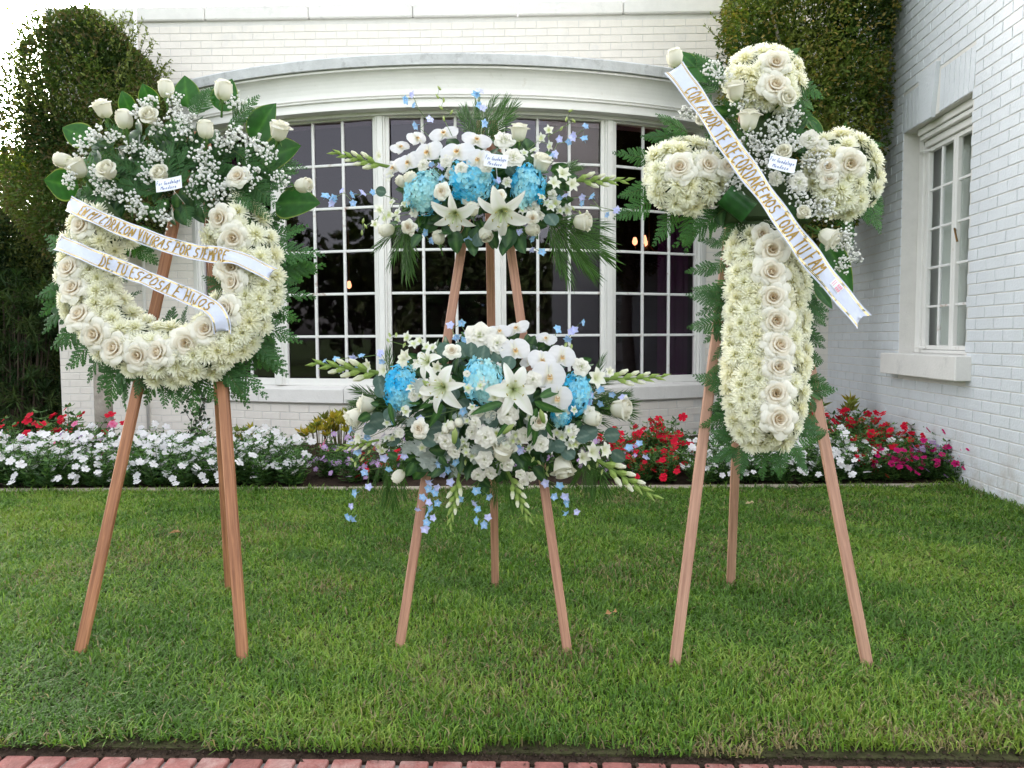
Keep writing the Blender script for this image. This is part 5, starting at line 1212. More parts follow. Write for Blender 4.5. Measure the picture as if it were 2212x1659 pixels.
# top mass of fern and salal
for i in range(84):
    a = random.uniform(R(188), R(352)); rr = random.uniform(20, 150)*1.0; x0, y0 = 372+rr*1.25*math.cos(a)*.7, 400+rr*.9*math.sin(a)*.6+j(30)
    b_ = a+j(.7); l = random.uniform(60, 95)
    if x0+l*math.cos(b_) < 120 or x0+l*math.cos(b_) > 640: continue
    W.run('fern_frond', FERN, (x0, y0), (x0+l*math.cos(b_), y0+l*.9*math.sin(b_)), .02+.07*(1-rr/170)+j(.01), .03+.07*(1-rr/170)+j(.03), tw=.45)
for p in ((590, 430), (600, 400), (560, 420), (545, 445), (520, 430), (575, 455), (475, 470), (440, 470), (410, 485), (340, 470), (300, 478), (265, 462), (235, 450), (205, 445), (610, 380), (560, 370)):
    W.run('fern_frond', FERN, (p[0]-(p[0]-372)*.30, p[1]-46), p, .06, .085+j(.03), tw=.3)
for p1 in (c1(1300, 150), c1(1680, 240), c1(1620, 330), c1(1240, 170), c1(330, 600), c1(230, 1000), c1(480, 430), c1(1960, 800), c1(1900, 880), c1(2000, 700)):
    W.run('fern_frond', FERN, (372+(p1[0]-372)*.66, 370+(p1[1]-370)*.62), p1, .0, .0+j(.03), tw=.4)
for i in range(120):
    a = random.uniform(0, 2*PI); rr = math.sqrt(random.random()); x, y = 375+rr*205*math.cos(a), 368+rr*92*math.sin(a)
    b_ = a+j(1.0); l = random.uniform(26, 42); W.run('salal_leaf', SAL, (x, y), (x+l*math.cos(b_), y+l*math.sin(b_)), .035+.03*(1-rr), .04+j(.03), tw=.5)
for p in ((840, 330), (770, 385), (440, 560), (580, 560), (340, 640), (1060, 400), (1130, 440), (1110, 530), (730, 640), (860, 700), (920, 720), (830, 850), (450, 840), (500, 960), (600, 985), (720, 1050), (800, 1115), (1240, 700), (1300, 770), (1280, 850), (1200, 970), (1320, 1000), (1385, 955), (1480, 540), (1535, 565), (1430, 610), (1670, 640), (1740, 700), (1620, 860), (1490, 310), (1040, 290), (960, 1160), (260, 890), (1830, 870), (900, 480)):
    x, y = c1(*p); W.put('baby_breath', GYP, x, y, .095+j(.02), random.uniform(21, 27), ((x-372)/420, (360-y)/300), jit=.15)
for nm, ms, p, h, an, tf in (('rose', HALF, (490, 345), 42, -12, .7), ('rosebud', BUD, (652, 425), 44, -8, .25), ('rosebud', BUD, (968, 195), 42, -5, .15), ('rosebud', BUD, (1402, 205), 46, 6, .2), ('rosebud', BUD, (1266, 500), 42, 0, .3), ('rose', HALF, (1828, 512), 44, 25, .6), ('rosebud', BUD, (192, 735), 40, -82, .3), ('rose', HALF, (300, 792), 46, -25, .8), ('rosebud', BUD, (2008, 922), 40, 88, .3)):
    W.upright(nm, ms, *c1(*p), .11 if 200 < p[1] < 860 and 300 < p[0] < 1700 else .05, h, an, tf)
for p, s in (((868, 440), 23), ((570, 857), 25), ((960, 872), 22), ((1520, 866), 27)): W.put('rose', HALF if s < 26 else ROSE, *c1(*p), .10, s*(1.55 if s < 26 else 1.0), (j(.25), .12), jit=.1)
card(W, *c1(994, 915), .17, 56, 27, -9, 'white handwritten card pinned in the greens on top of the wreath')
ribbon(W, 'white satin ribbon with gold lettering across the upper part of the wreath', [c2(*p) for p in ((215, 88), (330, 152), (600, 268), (900, 385), (1150, 452), (1330, 468), (1440, 480), (1570, 545), (1712, 615))], (.10, .14, .15, .14, .13, .14, .145, .14, .12), 33.5, [('EN MI CORAZON VIVIRAS POR SIEMPRE', .11, .805)], tilt=(.15, .1, .3, .1, -.15, .1, .4, .2))
ribbon(W, 'white satin ribbon with gold lettering across the middle of the wreath, its end folded down', [c2(*p) for p in ((135, 372), (400, 482), (700, 602), (1000, 726), (1200, 812), (1295, 862), (1335, 930), (1338, 1045))], (.12, .145, .15, .145, .145, .15, .15, .135), 34, [('DE TU ESPOSA E HIJOS', .265, .865)], tilt=(.4, .2, -.1, .25, .1, .3, 0))

# ================================================================== MIDDLE SPRAYS
def fill(A, cx, cy, rx, ry, n, dome, ms=SAL, lo=28, hi=48, name='salal_leaf'):
    for i in range(n):
        a = random.uniform(0, 2*PI); rr = math.sqrt(random.random()); x, y = cx+rr*rx*math.cos(a), cy+rr*ry*math.sin(a); b_ = a+j(.9); l = random.uniform(lo, hi); o = dome*(1-rr*rr)*.62
        A.run(name, ms, (x, y), (x+l*math.cos(b_), y+l*math.sin(b_)), o, o+j(.03), tw=.6)
class Spray(Arr):
    def dome(s, d, cx, cy, rx, ry): s.d = (d, cx, cy, rx, ry)
    def o(s, x, y):
        d, cx, cy, rx, ry = s.d; return .02+d*max(0., 1-((x-cx)/rx)**2-((y-cy)/ry)**2)**.8
    def fl(s, name, ms, p, r_, extra=0., roll=None, jit=.12, tilt=None, **k):
        x, y = p; d, cx, cy, rx, ry = s.d
        return s.put(name, ms, x, y, s.o(x, y)+extra, r_, tilt or ((x-cx)/rx*.55, -(y-cy)/ry*.5), roll, jit=jit, **k)
    def stem(s, pts, rad=.0016, name='flower_stem', col=(.14, .21, .07), off=None):
        P = [s.P(x, y, (s.o(x, y) if off is None else off)) for x, y in pts]; b = MB(); b.tube(P, rad, 4, col); return b.build(name, MAT['leaf'], s.t)
    def strand(s, name, ms, pts, r_, base, off=None, jit=.5, bud=None, roll=None):
        P = [base]+list(pts); cs = [base]; 
        for p in pts: cs.append((p[0]*.8+cs[-1][0]*.2+j(2), p[1]*.8+cs[-1][1]*.2+j(2)))
        s.stem(cs, .0013, name.split('_')[0]+'_stem', off=off)
        for i, p in enumerate(pts): s.put(name, ms, p[0], p[1], (s.o(*p) if off is None else off)+j(.01)+.012, r_*random.uniform(.85, 1.15), (j(1.0), j(.8)-.25), roll, jit=jit)
U = Spray('flower_spray', 'upper spray of white orchids, blue hydrangeas and lilies on the middle easel', 'flower spray', FM, AM, .06, (1050, 420)); U.dome(.15, 1045, 405, 200, 135)
c3 = lambda x, y: (x*.3100+685.8, y*.3100+164.6)
c4 = lambda x, y: (x*.3472+685.8, y*.3472+630.9)
fb = MB(); fb.box(U.c+U.N*.03, (.17, .05, .07), U.rt, U.N, U.up, (.05, .09, .03), bev=.02); fb.build('foam_block', MAT['dull_leaf'], U.t)
fill(U, 1045, 410, 172, 95, 190, .15)
fill(U, 1045, 470, 110, 50, 26, .10, SAL, 34, 52)
for tip in ((1200, 75), (1010, 140), (960, 200), (1100, 120), (1320, 120), (1395, 150), (1390, 215)): U.run('palm_frond', PALM, c3(1130+(tip[0]-1130)*.15, 470), c3(*tip), -.01, -.02+j(.05), tw=.2, w=.55)
for tip in ((560, 1400), (640, 1340), (470, 1300), (370, 1190), (600, 1380)): U.run('palm_frond', PALM, c3(640, 1010), c3(*tip), .02, .01+j(.05), tw=.3, w=.6)
for tip in ((2085, 1280), (1960, 1420), (1820, 1440), (2080, 1140), (1700, 1370), (2040, 1010), (1830, 560), (1840, 620)): U.run('palm_frond', PALM, c3(1610, 1000 if tip[1] > 700 else 720), c3(*tip), .02, .0+j(.06), tw=.3, w=.6)
for p, q in (((480, 810), (430, 800)), ((600, 800), (640, 820)), ((1110, 1090), (1130, 1150)), ((1320, 780), (1290, 740)), ((1600, 960), (1640, 1010)), ((1380, 690), (1340, 640))): U.run('eucalyptus_leaf', EUC, c3(*p), c3(q[0]*1.5-p[0]*.5, q[1]*1.5-p[1]*.5), .10, .12, tw=.4)
for p, q in (((1340, 1060), (1330, 1190)), ((1110, 1050), (1085, 1190)), ((960, 1080), (965, 1230)), ((1400, 1120), (1430, 1220)), ((720, 1100), (650, 1180)), ((850, 1090), (920, 1080)), ((1480, 640), (1540, 620)), ((1440, 920), (1400, 860)), ((560, 1030), (500, 1010)), ((1220, 1110), (1250, 1200)), ((1440, 560), (1490, 570)), ((1060, 1120), (1100, 1240)), ((1330, 1140), (1280, 1230)), ((1500, 590), (1540, 650))): U.run('salal_leaf', SAL, c3(*p), c3(*q), .09, .10+j(.03), tw=.45, w=1.2)
for p, r_, ph in (((880, 400), 34, .3), ((1110, 445), 34, -.2), ((690, 432), 24, .5), ((575, 495), 24, .8)): U.fl('moth_orchid', ORC, c3(*p), r_, .01, ph, tilt=(j(.5), .75))
for p, r_, ph in (((530, 640), 30, .5), ((635, 600), 31, .25), ((770, 530), 35, .12), ((1125, 580), 30, -.3), ((975, 530), 38, .0)): U.fl('moth_orchid', ORC, c3(*p), r_, .05, ph)
for p, w_, h_ in (((755, 815), 44, 50), ((1075, 735), 50, 47), ((1465, 770), 36, 48)): U.fl('hydrangea_head', HYD, c3(*p), 46, -.03, jit=.05, sc=(w_/46, h_/46, .85), roll=j(.3))
for p, r_, tl in (((965, 945), 47, (-.2, -1.2)), ((1285, 925), 56, (.2, -1.25))): U.fl('lily', LIL, c3(*p), r_, .06, tilt=tl, jit=.05)
for p, r_, ms in (((1300, 450), 23, LIS), ((1362, 568), 23, LIS), ((870, 805), 19, ROSE), ((1275, 832), 13, ROSE), ((1495, 988), 15, ROSE), ((640, 1052), 18, ROSE), ((900, 595), 16, LIS), ((1000, 640), 14, LIS), ((1180, 630), 14, LIS), ((740, 620), 14, LIS)): U.fl('lisianthus' if ms is LIS else 'rose', ms, c3(*p), r_, .05)
for p, h, an, tf, ms in (((1405, 395), 40, 4, .3, HALF), ((1560, 605), 40, 20, .7, HALF), ((1082, 930), 28, 0, .8, HALF), ((1845, 1015), 40, 95, .3, HALF), ((1495, 1070), 32, 100, .5, BUD), ((845, 1125), 32, -10, .5, BUD), ((482, 1070), 36, -110, .3, BUD), ((1172, 1098), 34, 160, .5, BUD), ((655, 722), 36, -30, .6, BUD), ((590, 735), 30, -60, .4, BUD)): U.upright('rose' if ms is HALF else 'rosebud', ms, *c3(*p), U.o(*c3(*p))+.03, h, an, tf)
for p, r_ in (((1700, 690), 20), ((1640, 755), 18), ((1765, 760), 18), ((440, 560), 14), ((520, 700), 16)): U.fl('gladiolus_bloom', GLB, c3(*p), r_, .05, tilt=((p[0]-1150)/900, .1))
U.run('gladiolus_spike', SPK, c3(470, 625), c3(120, 545), .05, .06); U.run('gladiolus_spike', SPK, c3(1780, 725), c3(2160, 750), .05, .06)
for pts, base in ((((1510, 515), (1440, 535), (1560, 430), (1620, 485), (1612, 372)), (1450, 640)), (((560, 950), (610, 890), (520, 878), (500, 962), (430, 930), (400, 1030)), (660, 900)), (((1600, 882), (1625, 910), (1690, 935), (1742, 930)), (1540, 880)), (((470, 985), (560, 1000)), (640, 960)), (((1660, 880), (1560, 840)), (1540, 860))):
    U.strand('dendrobium_bloom', DEN, [c3(*p) for p in pts], 13.5, c3(*base), jit=.3, roll=j(.4))
for pts, base in ((((880, 295), (935, 250), (860, 220), (880, 165), (835, 140), (848, 82)), (940, 420)), (((1700, 365), (1785, 310), (1735, 300), (1765, 240)), (1600, 420)), (((335, 1045), (310, 1090), (318, 1008)), (420, 990)), (((1780, 920), (1830, 955)), (1740, 900))):
    U.stem([c3(*base)]+[c3(*p) for p in pts], .0014)
    for p in pts: U.upright('orchid_bud', [OBD], *c3(*p), U.o(*c3(*p))+.01, 13, j(60)+(-20 if p[0] < 900 else 20), .3)
for pts, base in ((((1155, 330), (1150, 225), (1122, 200), (1130, 110), (1105, 120)), (1140, 430)), (((690, 340), (780, 305), (680, 205), (665, 130), (622, 165)), (790, 430)), (((1640, 560), (1690, 440), (1750, 455), (1790, 405), (1860, 440), (1862, 355), (1775, 430)), (1560, 600)),
                  (((380, 810), (310, 822), (250, 822), (250, 890), (175, 802), (120, 845), (92, 885), (55, 840), (100, 870)), (560, 860)), (((1730, 840), (1690, 850), (1850, 850), (1920, 842), (2010, 962), (2085, 932), (1850, 890)), (1580, 830)), (((700, 1060), (745, 1090), (785, 1150)), (700, 980)), (((1410, 1090), (1490, 1130), (1500, 1215), (1560, 1225)), (1380, 1000)), (((1045, 1145),), (1040, 1060)), (((1255, 725), (1240, 740)), (1230, 800)), (((850, 640), (870, 715), (800, 620)), (860, 760)), (((1650, 545),), (1580, 600))):
    U.strand('delphinium_bloom', DEL, [c3(*p) for p in pts], 11, c3(*base))
for i in range(26):
    a = random.uniform(0, 2*PI); q = math.sqrt(random.random()); x, y = 1045+165*q*math.cos(a), 430+70*q*math.sin(a)
    U.fl('dendrobium_bloom' if i % 2 else 'lisianthus', DEN if i % 2 else LIS, (x, y), random.uniform(10, 14), -.01, jit=.3)
card(U, *c3(1245, 590), .24, 46, 27, 9, 'white handwritten card among the orchids of the upper spray')

D = Spray('flower_spray', 'lower, fuller spray with blue hydrangeas, lilies and trailing blue stems on the middle easel', 'flower spray', FM, AM, .06, (1050, 860)); D.dome(.19, 1055, 865, 255, 170)
fb = MB(); fb.box(D.c+D.N*.03, (.2, .05, .09), D.rt, D.N, D.up, (.05, .09, .03), bev=.02); fb.build('foam_block', MAT['dull_leaf'], D.t)
fill(D, 1055, 865, 225, 128, 215, .19); fill(D, 1055, 960, 165, 75, 55, .16, SAL, 34, 52)
fill(D, 1055, 880, 235, 120, 46, .24, EUC, 24, 34, 'eucalyptus_leaf'); fill(D, 1040, 930, 170, 75, 26, .27, DUS, 30, 44, 'dusty_miller_leaf')
for sg in (-1, 1):
    for i in range(9):
        y = 800+22*i+j(8); D.run('palm_frond', PALM, (1055+sg*150, 830+10*i), (1055+sg*(275-abs(i-3)*9+j(15)), y), .03, .0+j(.05), tw=.4, w=.5)
for i in range(46):
    a = random.uniform(0, 2*PI); q = math.sqrt(random.random()); x, y = 1055+225*q*math.cos(a), 900+95*q*math.sin(a)
    if i % 3 == 0: D.fl('lisianthus', LIS, (x, y), random.uniform(11, 17), .02)
    else: D.fl('dendrobium_bloom', DEN, (x, y), random.uniform(10, 14), .03, jit=.3)
for i in range(12): x, y = 1055+j(200), 830+j(60); D.fl('gladiolus_bloom', GLB, (x, y), random.uniform(14, 19), .0)
for tip in ((150, 700), (180, 580), (190, 830), (160, 770), (210, 640), (400, 330)): D.run('palm_frond', PALM, c4(470, 690), c4(*tip), .03, .0+j(.06), tw=.3, w=.55)
for tip in ((1950, 590), (2015, 700), (1960, 820), (1990, 640), (2010, 760), (1740, 370)): D.run('palm_frond', PALM, c4(1700, 680), c4(*tip), .03, .0+j(.06), tw=.3, w=.55)
for b0, tip in (((460, 1000), (400, 1370)), ((470, 1000), (470, 1400)), ((520, 1020), (520, 1330)), ((440, 980), (300, 1220)), ((1100, 1060), (930, 1320)), ((1110, 1060), (1100, 1340)), ((1130, 1060), (1260, 1390)), ((1120, 1060), (1040, 1300)), ((1680, 940), (1650, 1290)), ((1700, 940), (1740, 1310)), ((1710, 940), (1810, 1310)), ((1690, 960), (1580, 1230)), ((1280, 1080), (1480, 1260))): D.run('palm_frond', PALM, c4(*b0), c4(*tip), .02, .0+j(.05), tw=.35, w=.45)
for p, r_ in (((390, 560), 17), ((400, 610), 17), ((380, 800), 20), ((700, 912), 20), ((1690, 872), 20), ((1832, 890), 18), ((890, 360), 18), ((955, 360), 17), ((1030, 380), 18), ((1115, 385), 18), ((1190, 440), 16), ((1560, 1000), 18), ((790, 360), 18), ((850, 940), 17), ((1870, 1020), 18), ((330, 850), 18), ((450, 760), 16), ((1440, 960), 15), ((1650, 900), 16), ((1500, 960), 15)):
    x, y = c4(*p); a = random.uniform(0, 6.3); D.run('eucalyptus_leaf', EUC, (x-r_*math.cos(a), y-r_*math.sin(a)), (x+r_*math.cos(a), y+r_*math.sin(a)), D.o(x, y)+.03, D.o(x, y)+.04, tw=.3)
for p, q in (((660, 540), (600, 640)), ((590, 930), (530, 1010)), ((650, 920), (610, 1020)), ((700, 960), (650, 1100)), ((740, 1000), (710, 1120)), ((1060, 730), (1060, 820)), ((1120, 880), (1150, 960)), ((1080, 960), (1050, 1030)), ((690, 430), (640, 490)), ((600, 780), (560, 840)), ((1150, 1040), (1120, 1100)), ((1000, 950), (960, 1010))): x, y = c4(*q); D.run('dusty_miller_leaf', DUS, c4(*p), c4(*q), D.o(x, y)+.03, D.o(x, y)+.035, tw=.3, w=1.05)
for p, q in (((500, 1030), (430, 1000)), ((600, 1060), (560, 1150)), ((800, 980), (690, 990)), ((760, 1020), (800, 1080)), ((1260, 1000), (1300, 1060)), ((380, 700), (330, 690)), ((1640, 800), (1600, 850)), ((330, 760), (250, 800))): D.run('salal_leaf', SAL, c4(*p), c4(*q), .12, .13, tw=.4, w=1.2)
for p, q in (((780, 630), (615, 742)), ((775, 690), (700, 862)), ((1155, 690), (940, 738)), ((1235, 640), (1195, 850)), ((1380, 655), (1575, 558)), ((1350, 680), (1535, 778)), ((1365, 720), (1300, 912)), ((1350, 790), (1372, 972)), ((1420, 800), (1452, 922)), ((1195, 800), (1110, 905)), ((640, 690), (560, 700)), ((450, 690), (460, 840))):
    x, y = c4(*p); D.run('lily_leaf', LAN, c4(*p), c4(*q), D.o(x, y)+.055, D.o(*c4(*q))+.075, tw=.3, w=1.15)
for p, r_, ph in (((1240, 225), 30, .3), ((1425, 290), 24, -.5), ((1130, 245), 28, .2), ((1320, 430), 22, .4)): D.fl('moth_orchid', ORC, c4(*p), r_, .0, ph, tilt=(j(.4), .8))
for p, r_, ph in (((1228, 362), 33, .25), ((1395, 425), 31, -.1), ((1520, 402), 31, -.15), ((1490, 655), 33, -.2), ((1438, 522), 38, -.05)): D.fl('moth_orchid', ORC, c4(*p), r_, .05, ph)
for p, w_, h_ in (((530, 605), 42, 53), ((1030, 555), 42, 54), ((1605, 640), 36, 48), ((1510, 775), 20, 22)): D.fl('hydrangea_head', HYD, c4(*p), 46, -.03, jit=.05, sc=(w_/46, h_/46, .8), roll=j(.3))
for p, r_, tl in (((795, 590), 49, (-.45, -.25)), ((1218, 605), 52, (.2, -.2)), ((700, 440), 36, (-.7, .4))): D.fl('lily', LIL, c4(*p), r_, .06, tilt=tl, jit=.05)
for p, r_, ms in (((1010, 275), 32, LIS), ((1120, 325), 24, LIS), ((840, 372), 19, ROSE), ((640, 850), 21, ROSE), ((1185, 762), 22, LIS), ((1050, 905), 23, LIS), ((1040, 1042), 18, LIS), ((800, 930), 18, LIS), ((852, 992), 14, LIS), ((1000, 1135), 15, LIS), ((1078, 1125), 14, LIS), ((1262, 1135), 12, LIS), ((1322, 1150), 12, LIS), ((1390, 945), 17, LIS), ((700, 650), 16, LIS), ((1340, 548), 18, LIS), ((1375, 805), 19, ROSE), ((930, 508), 8, LIS), ((985, 812), 12, LIS), ((1285, 1180), 11, LIS), ((1180, 1070), 16, LIS), ((1640, 465), 20, LIS)): D.fl('lisianthus' if ms is LIS else 'rose', ms, c4(*p), r_, .05)
for p, h, an, tf, ms in (((305, 702), 42, -85, .3, HALF), ((232, 775), 44, -130, .3, HALF), ((1708, 785), 40, 100, .3, BUD), ((1885, 725), 46, 92, .4, HALF), ((1155, 992), 46, 20, .7, HALF), ((1525, 1085), 48, 170, .3, HALF), ((505, 1145), 32, -140, .3, BUD), ((800, 850), 22, 170, .4, BUD), ((835, 830), 22, 175, .4, BUD), ((880, 810), 20, 165, .4, BUD)): D.upright('rose' if ms is HALF else 'rosebud', ms, *c4(*p), D.o(*c4(*p))+.03, h, an, tf)
for p, r_ in (((560, 412), 22), ((330, 460), 18), ((425, 492), 18), ((1720, 540), 26), ((1700, 1000), 24), ((1640, 1032), 20), ((1775, 985), 20), ((270, 910), 18), ((545, 430), 18), ((1810, 500), 14)): D.fl('gladiolus_bloom', GLB, c4(*p), r_, .04, tilt=((p[0]-1050)/900, .05))
for p, q in (((400, 505), (-10, 448)), ((1790, 540), (2150, 548)), ((1750, 1050), (2095, 1272)), ((1190, 1130), (1320, 1415)), ((880, 1140), (820, 1445)), ((360, 925), (135, 970))): D.run('gladiolus_spike', SPK, c4(*p), c4(*q), .06, .05, tw=.2)
for pts, base in ((((430, 910), (400, 985), (462, 905), (380, 960)), (560, 860)), (((970, 820), (950, 900), (920, 960), (962, 1020), (905, 930)), (1010, 760)), (((1230, 885), (1262, 925), (1215, 920), (1322, 972)), (1230, 780)), (((1490, 870), (1540, 882), (1520, 900), (1602, 942), (1570, 950)), (1420, 800)), (((680, 340), (640, 300), (600, 322), (560, 282), (720, 345)), (800, 420)), (((860, 1010), (500, 880)), (700, 900))):
    D.strand('dendrobium_bloom', DEN, [c4(*p) for p in pts], 14.5, c4(*base), jit=.3, roll=j(.4))
for pts, base in ((((540, 330), (440, 302), (490, 268), (450, 268)), (620, 340)), (((320, 995), (280, 1040), (262, 1020), (235, 1072), (215, 1045)), (420, 950)), (((920, 1060), (900, 1110), (922, 1142), (880, 1200)), (940, 980)), (((1340, 1042), (1380, 1062), (1430, 1100), (1430, 1135)), (1300, 980)), (((1690, 1090), (1770, 1120), (1740, 1075)), (1660, 1000)), (((1580, 340), (1545, 330)), (1500, 400))):
    D.stem([c4(*base)]+[c4(*p) for p in pts], .0014)
    for p in pts: D.upright('orchid_bud', [OBD], *c4(*p), D.o(*c4(*p))+.01, 14, 180+j(60), .3)
for p, q in (((735, 612), (650, 548)), ((1210, 655), (1182, 588)), ((1412, 820), (1385, 725)), ((850, 950), (858, 840)), ((1150, 885), (1225, 820))): D.run('lily_bud', [LBD], c4(*p), c4(*q), .24, .26, tw=.1, w=1.3)
for pts, base in ((((860, 275), (825, 208), (895, 190), (935, 255), (920, 295)), (930, 400)), (((1560, 285), (1600, 235), (1645, 190), (1575, 250)), (1500, 400)), (((1490, 235),), (1470, 330)), (((405, 430), (385, 380), (275, 402), (220, 400), (118, 420), (50, 435), (145, 480), (250, 460)), (520, 480)), (((1690, 640), (1760, 610), (1832, 632), (1902, 662), (1765, 692), (1700, 690)), (1640, 680)), (((1940, 972), (2000, 945), (2045, 1020)), (1760, 900)), (((900, 740), (640, 790), (475, 800)), (800, 720)), (((310, 902), (205, 932), (215, 860), (320, 830)), (420, 860)), (((855, 1055), (760, 1070), (775, 1132), (805, 1112)), (860, 980)),
                  (((415, 1030), (445, 1097), (295, 1120), (320, 1210), (240, 1250), (215, 1330), (195, 1397), (228, 1405)), (520, 1000)), (((700, 1180), (685, 1225), (740, 1215), (725, 1250), (650, 1285), (690, 1310), (745, 1310), (625, 1345), (695, 1345), (690, 1390), (715, 1405), (675, 1435), (670, 1472)), (760, 1080)),
                  (((990, 1235), (1062, 1270), (980, 1310), (995, 1352), (1060, 1400), (995, 1420), (1045, 1450)), (1020, 1120)), (((830, 1185), (885, 1285)), (860, 1080)), (((1420, 1190), (1510, 1202), (1470, 1270), (1545, 1272), (1557, 1312), (1610, 1365), (1540, 1372)), (1400, 1060)), (((250, 990), (540, 1020)), (420, 940)), (((1250, 975), (1260, 985)), (1240, 900))):
    D.strand('delphinium_bloom', DEL, [c4(*p) for p in pts], 11.5, c4(*base))

# ================================================================== FLOWER CROSS
X = Arr('flower_cross', 'tall cross of white chrysanthemums with cream roses, fern and baby\'s breath on the right easel', 'flower cross', FC, AC, .05, (1660, 430))
c5 = lambda x, y: (x*.2976+1316.7, y*.2976+54.9)
c6 = lambda x, y: (x*.3307+1371.5, y*.3307+493.7)
vr = [c6(*p) for p in ((895, 142), (885, 290), (900, 455), (920, 605), (935, 770), (928, 905), (922, 1082), (932, 1245), (830, 35))]
tr = [c5(*p) for p in ((1200, 285), (1195, 450))]; lr = [c5(*p) for p in ((510, 1040), (705, 1020))]; rr_ = [c5(*p) for p in ((1740, 1010), (1585, 1035))]
core = MB()
for c, h in (((1658, 705), (58, 228)), ((1652, 237), (50, 126)), ((1490, 380), (78, 62)), ((1815, 372), (74, 70)), ((1655, 420), (100, 64))):
    core.box(X.P(*c, .02), (X.m(h[0]), X.m(h[1]), .035), X.rt, X.up, X.N, (.05, .08, .03), bev=.02)
core.build('foam_cross', MAT['dull_leaf'], X.t)
def blob(cx, cy, rx, ry, p, n, dmin, ros, depth, rsz=(22, 26)):
    def g():
        while True:
            x, y = random.uniform(-1, 1), random.uniform(-1, 1); k = (abs(x)**p+abs(y)**p)
            if k < 1: return (cx+x*rx, cy+y*ry, x, y, k**(1/p))
    for q in pick(n, g, dmin):
        if ros and min(math.hypot(q[0]-x, q[1]-y) for x, y in ros) < 15: continue
        k = q[4]; m = math.sqrt(max(0, 1-k**2.6)); e = k**3.; a = math.atan2(q[3]*rx, q[2]*ry)
        X.put('chrysanthemum', MUM, q[0], q[1], .015+depth*m, random.uniform(*rsz), (1.25*e*math.cos(a), -1.25*e*math.sin(a)), jit=.16)
    for i in range(int((rx+ry)/9)):            # flowers round the rim, facing outwards
        a = 2*PI*i/int((rx+ry)/9); ca, sa = math.cos(a), math.sin(a); k = (abs(ca)**p+abs(sa)**p)**(-1/p)
        X.put('chrysanthemum', MUM, cx+rx*k*ca*.95, cy+ry*k*sa*.97, .01, random.uniform(18, 21), (1.5*ca, -1.5*sa), jit=.2)
blob(1657, 722, 84, 242, 3.4, 165, 22.5, vr, .085)
blob(1652, 172, 75, 68, 2.2, 34, 25, tr, .10)
blob(1482, 378, 82, 74, 2.2, 44, 25, lr, .10)
blob(1822, 376, 76, 84, 2.2, 44, 25, rr_, .10)
for i, (x, y) in enumerate(vr[:8]): X.put('rose', ROSE, x, y, .11, random.uniform(34, 38), (j(.12), j(.1)+.05), jit=.08)
X.put('rose', ROSE, *vr[8], .09, 24, (0, -.3)); X.put('rose', ROSE, *tr[0], .125, 34, (0, .15)); X.put('rose', ROSE, *tr[1], .135, 37, (0, 0)); X.put('rose', ROSE, *lr[0], .125, 36, (-.2, 0)); X.put('rose', ROSE, *lr[1], .12, 31, (.2, .1)); X.put('rose', ROSE, *rr_[0], .125, 36, (.2, 0)); X.put('rose', ROSE, *rr_[1], .125, 25, (-.1, .1))
for p, s in (((1250, 560), 21), ((850, 1030), 24), ((1590, 1115), 23), ((672, 710), 16), ((1258, 955), 18), ((1375, 1390), 16)): X.put('rose', ROSE if s > 22 else HALF, *c5(*p), .12, s*(1.0 if s > 22 else 1.7), (j(.2), .15), jit=.1)
for p, s in (((1450, 830), 21), ((1375, 1142), 20), ((1205, 1110), 16), ((1540, 870), 15)): X.put('carnation', LIS, *c5(*p), .125, s, (j(.3), .1))
for p, h, an, tf, ms in (((475, 240), 42, -8, .2, BUD), ((1590, 1535), 44, 130, .4, HALF), ((915, 475), 44, -10, .5, HALF), ((1010, 690), 46, 4, .3, HALF)): X.upright('rosebud' if ms is BUD else 'rose', ms, *c5(*p), .12, h, an, tf)
for p0, p1 in (((330, 980), (60, 900)), ((340, 1150), (75, 1250)), ((330, 1260), (65, 1400)), ((480, 1300), (400, 1560)), ((600, 1300), (560, 1600)), ((560, 860), (270, 745)), ((600, 800), (345, 645)), ((560, 800), (250, 800)), ((760, 560), (560, 470)), ((800, 500), (640, 330)), ((820, 470), (700, 200)), ((850, 420), (600, 210)), ((1250, 260), (1375, 140)), ((1340, 500), (1535, 570)), ((1340, 420), (1580, 500)), ((1300, 560), (1500, 660)),
               ((1700, 850), (1990, 850)), ((1850, 1200), (2010, 1480)), ((1880, 1180), (2025, 1340)), ((1680, 830), (1710, 700)), ((1660, 1250), (1780, 1560)), ((1800, 1250), (1900, 1440)), ((1400, 1150), (1650, 1260)), ((1480, 1150), (1740, 1310)), ((880, 1000), (690, 990)), ((950, 560), (930, 470)), ((900, 700), (880, 560)), ((960, 740), (700, 700)), ((900, 640), (760, 560)), ((950, 480), (1100, 480)), ((1100, 1250), (1190, 1450)), ((950, 1350), (1060, 1600)), ((980, 1350), (830, 1560)), ((900, 1300), (640, 1480)), ((840, 1320), (560, 1590))):
    X.run('fern_frond', FERN, c5(*p0), c5(*p1), .03 if 700 < p0[0] < 1500 else -.01, .02+j(.04), tw=.35)
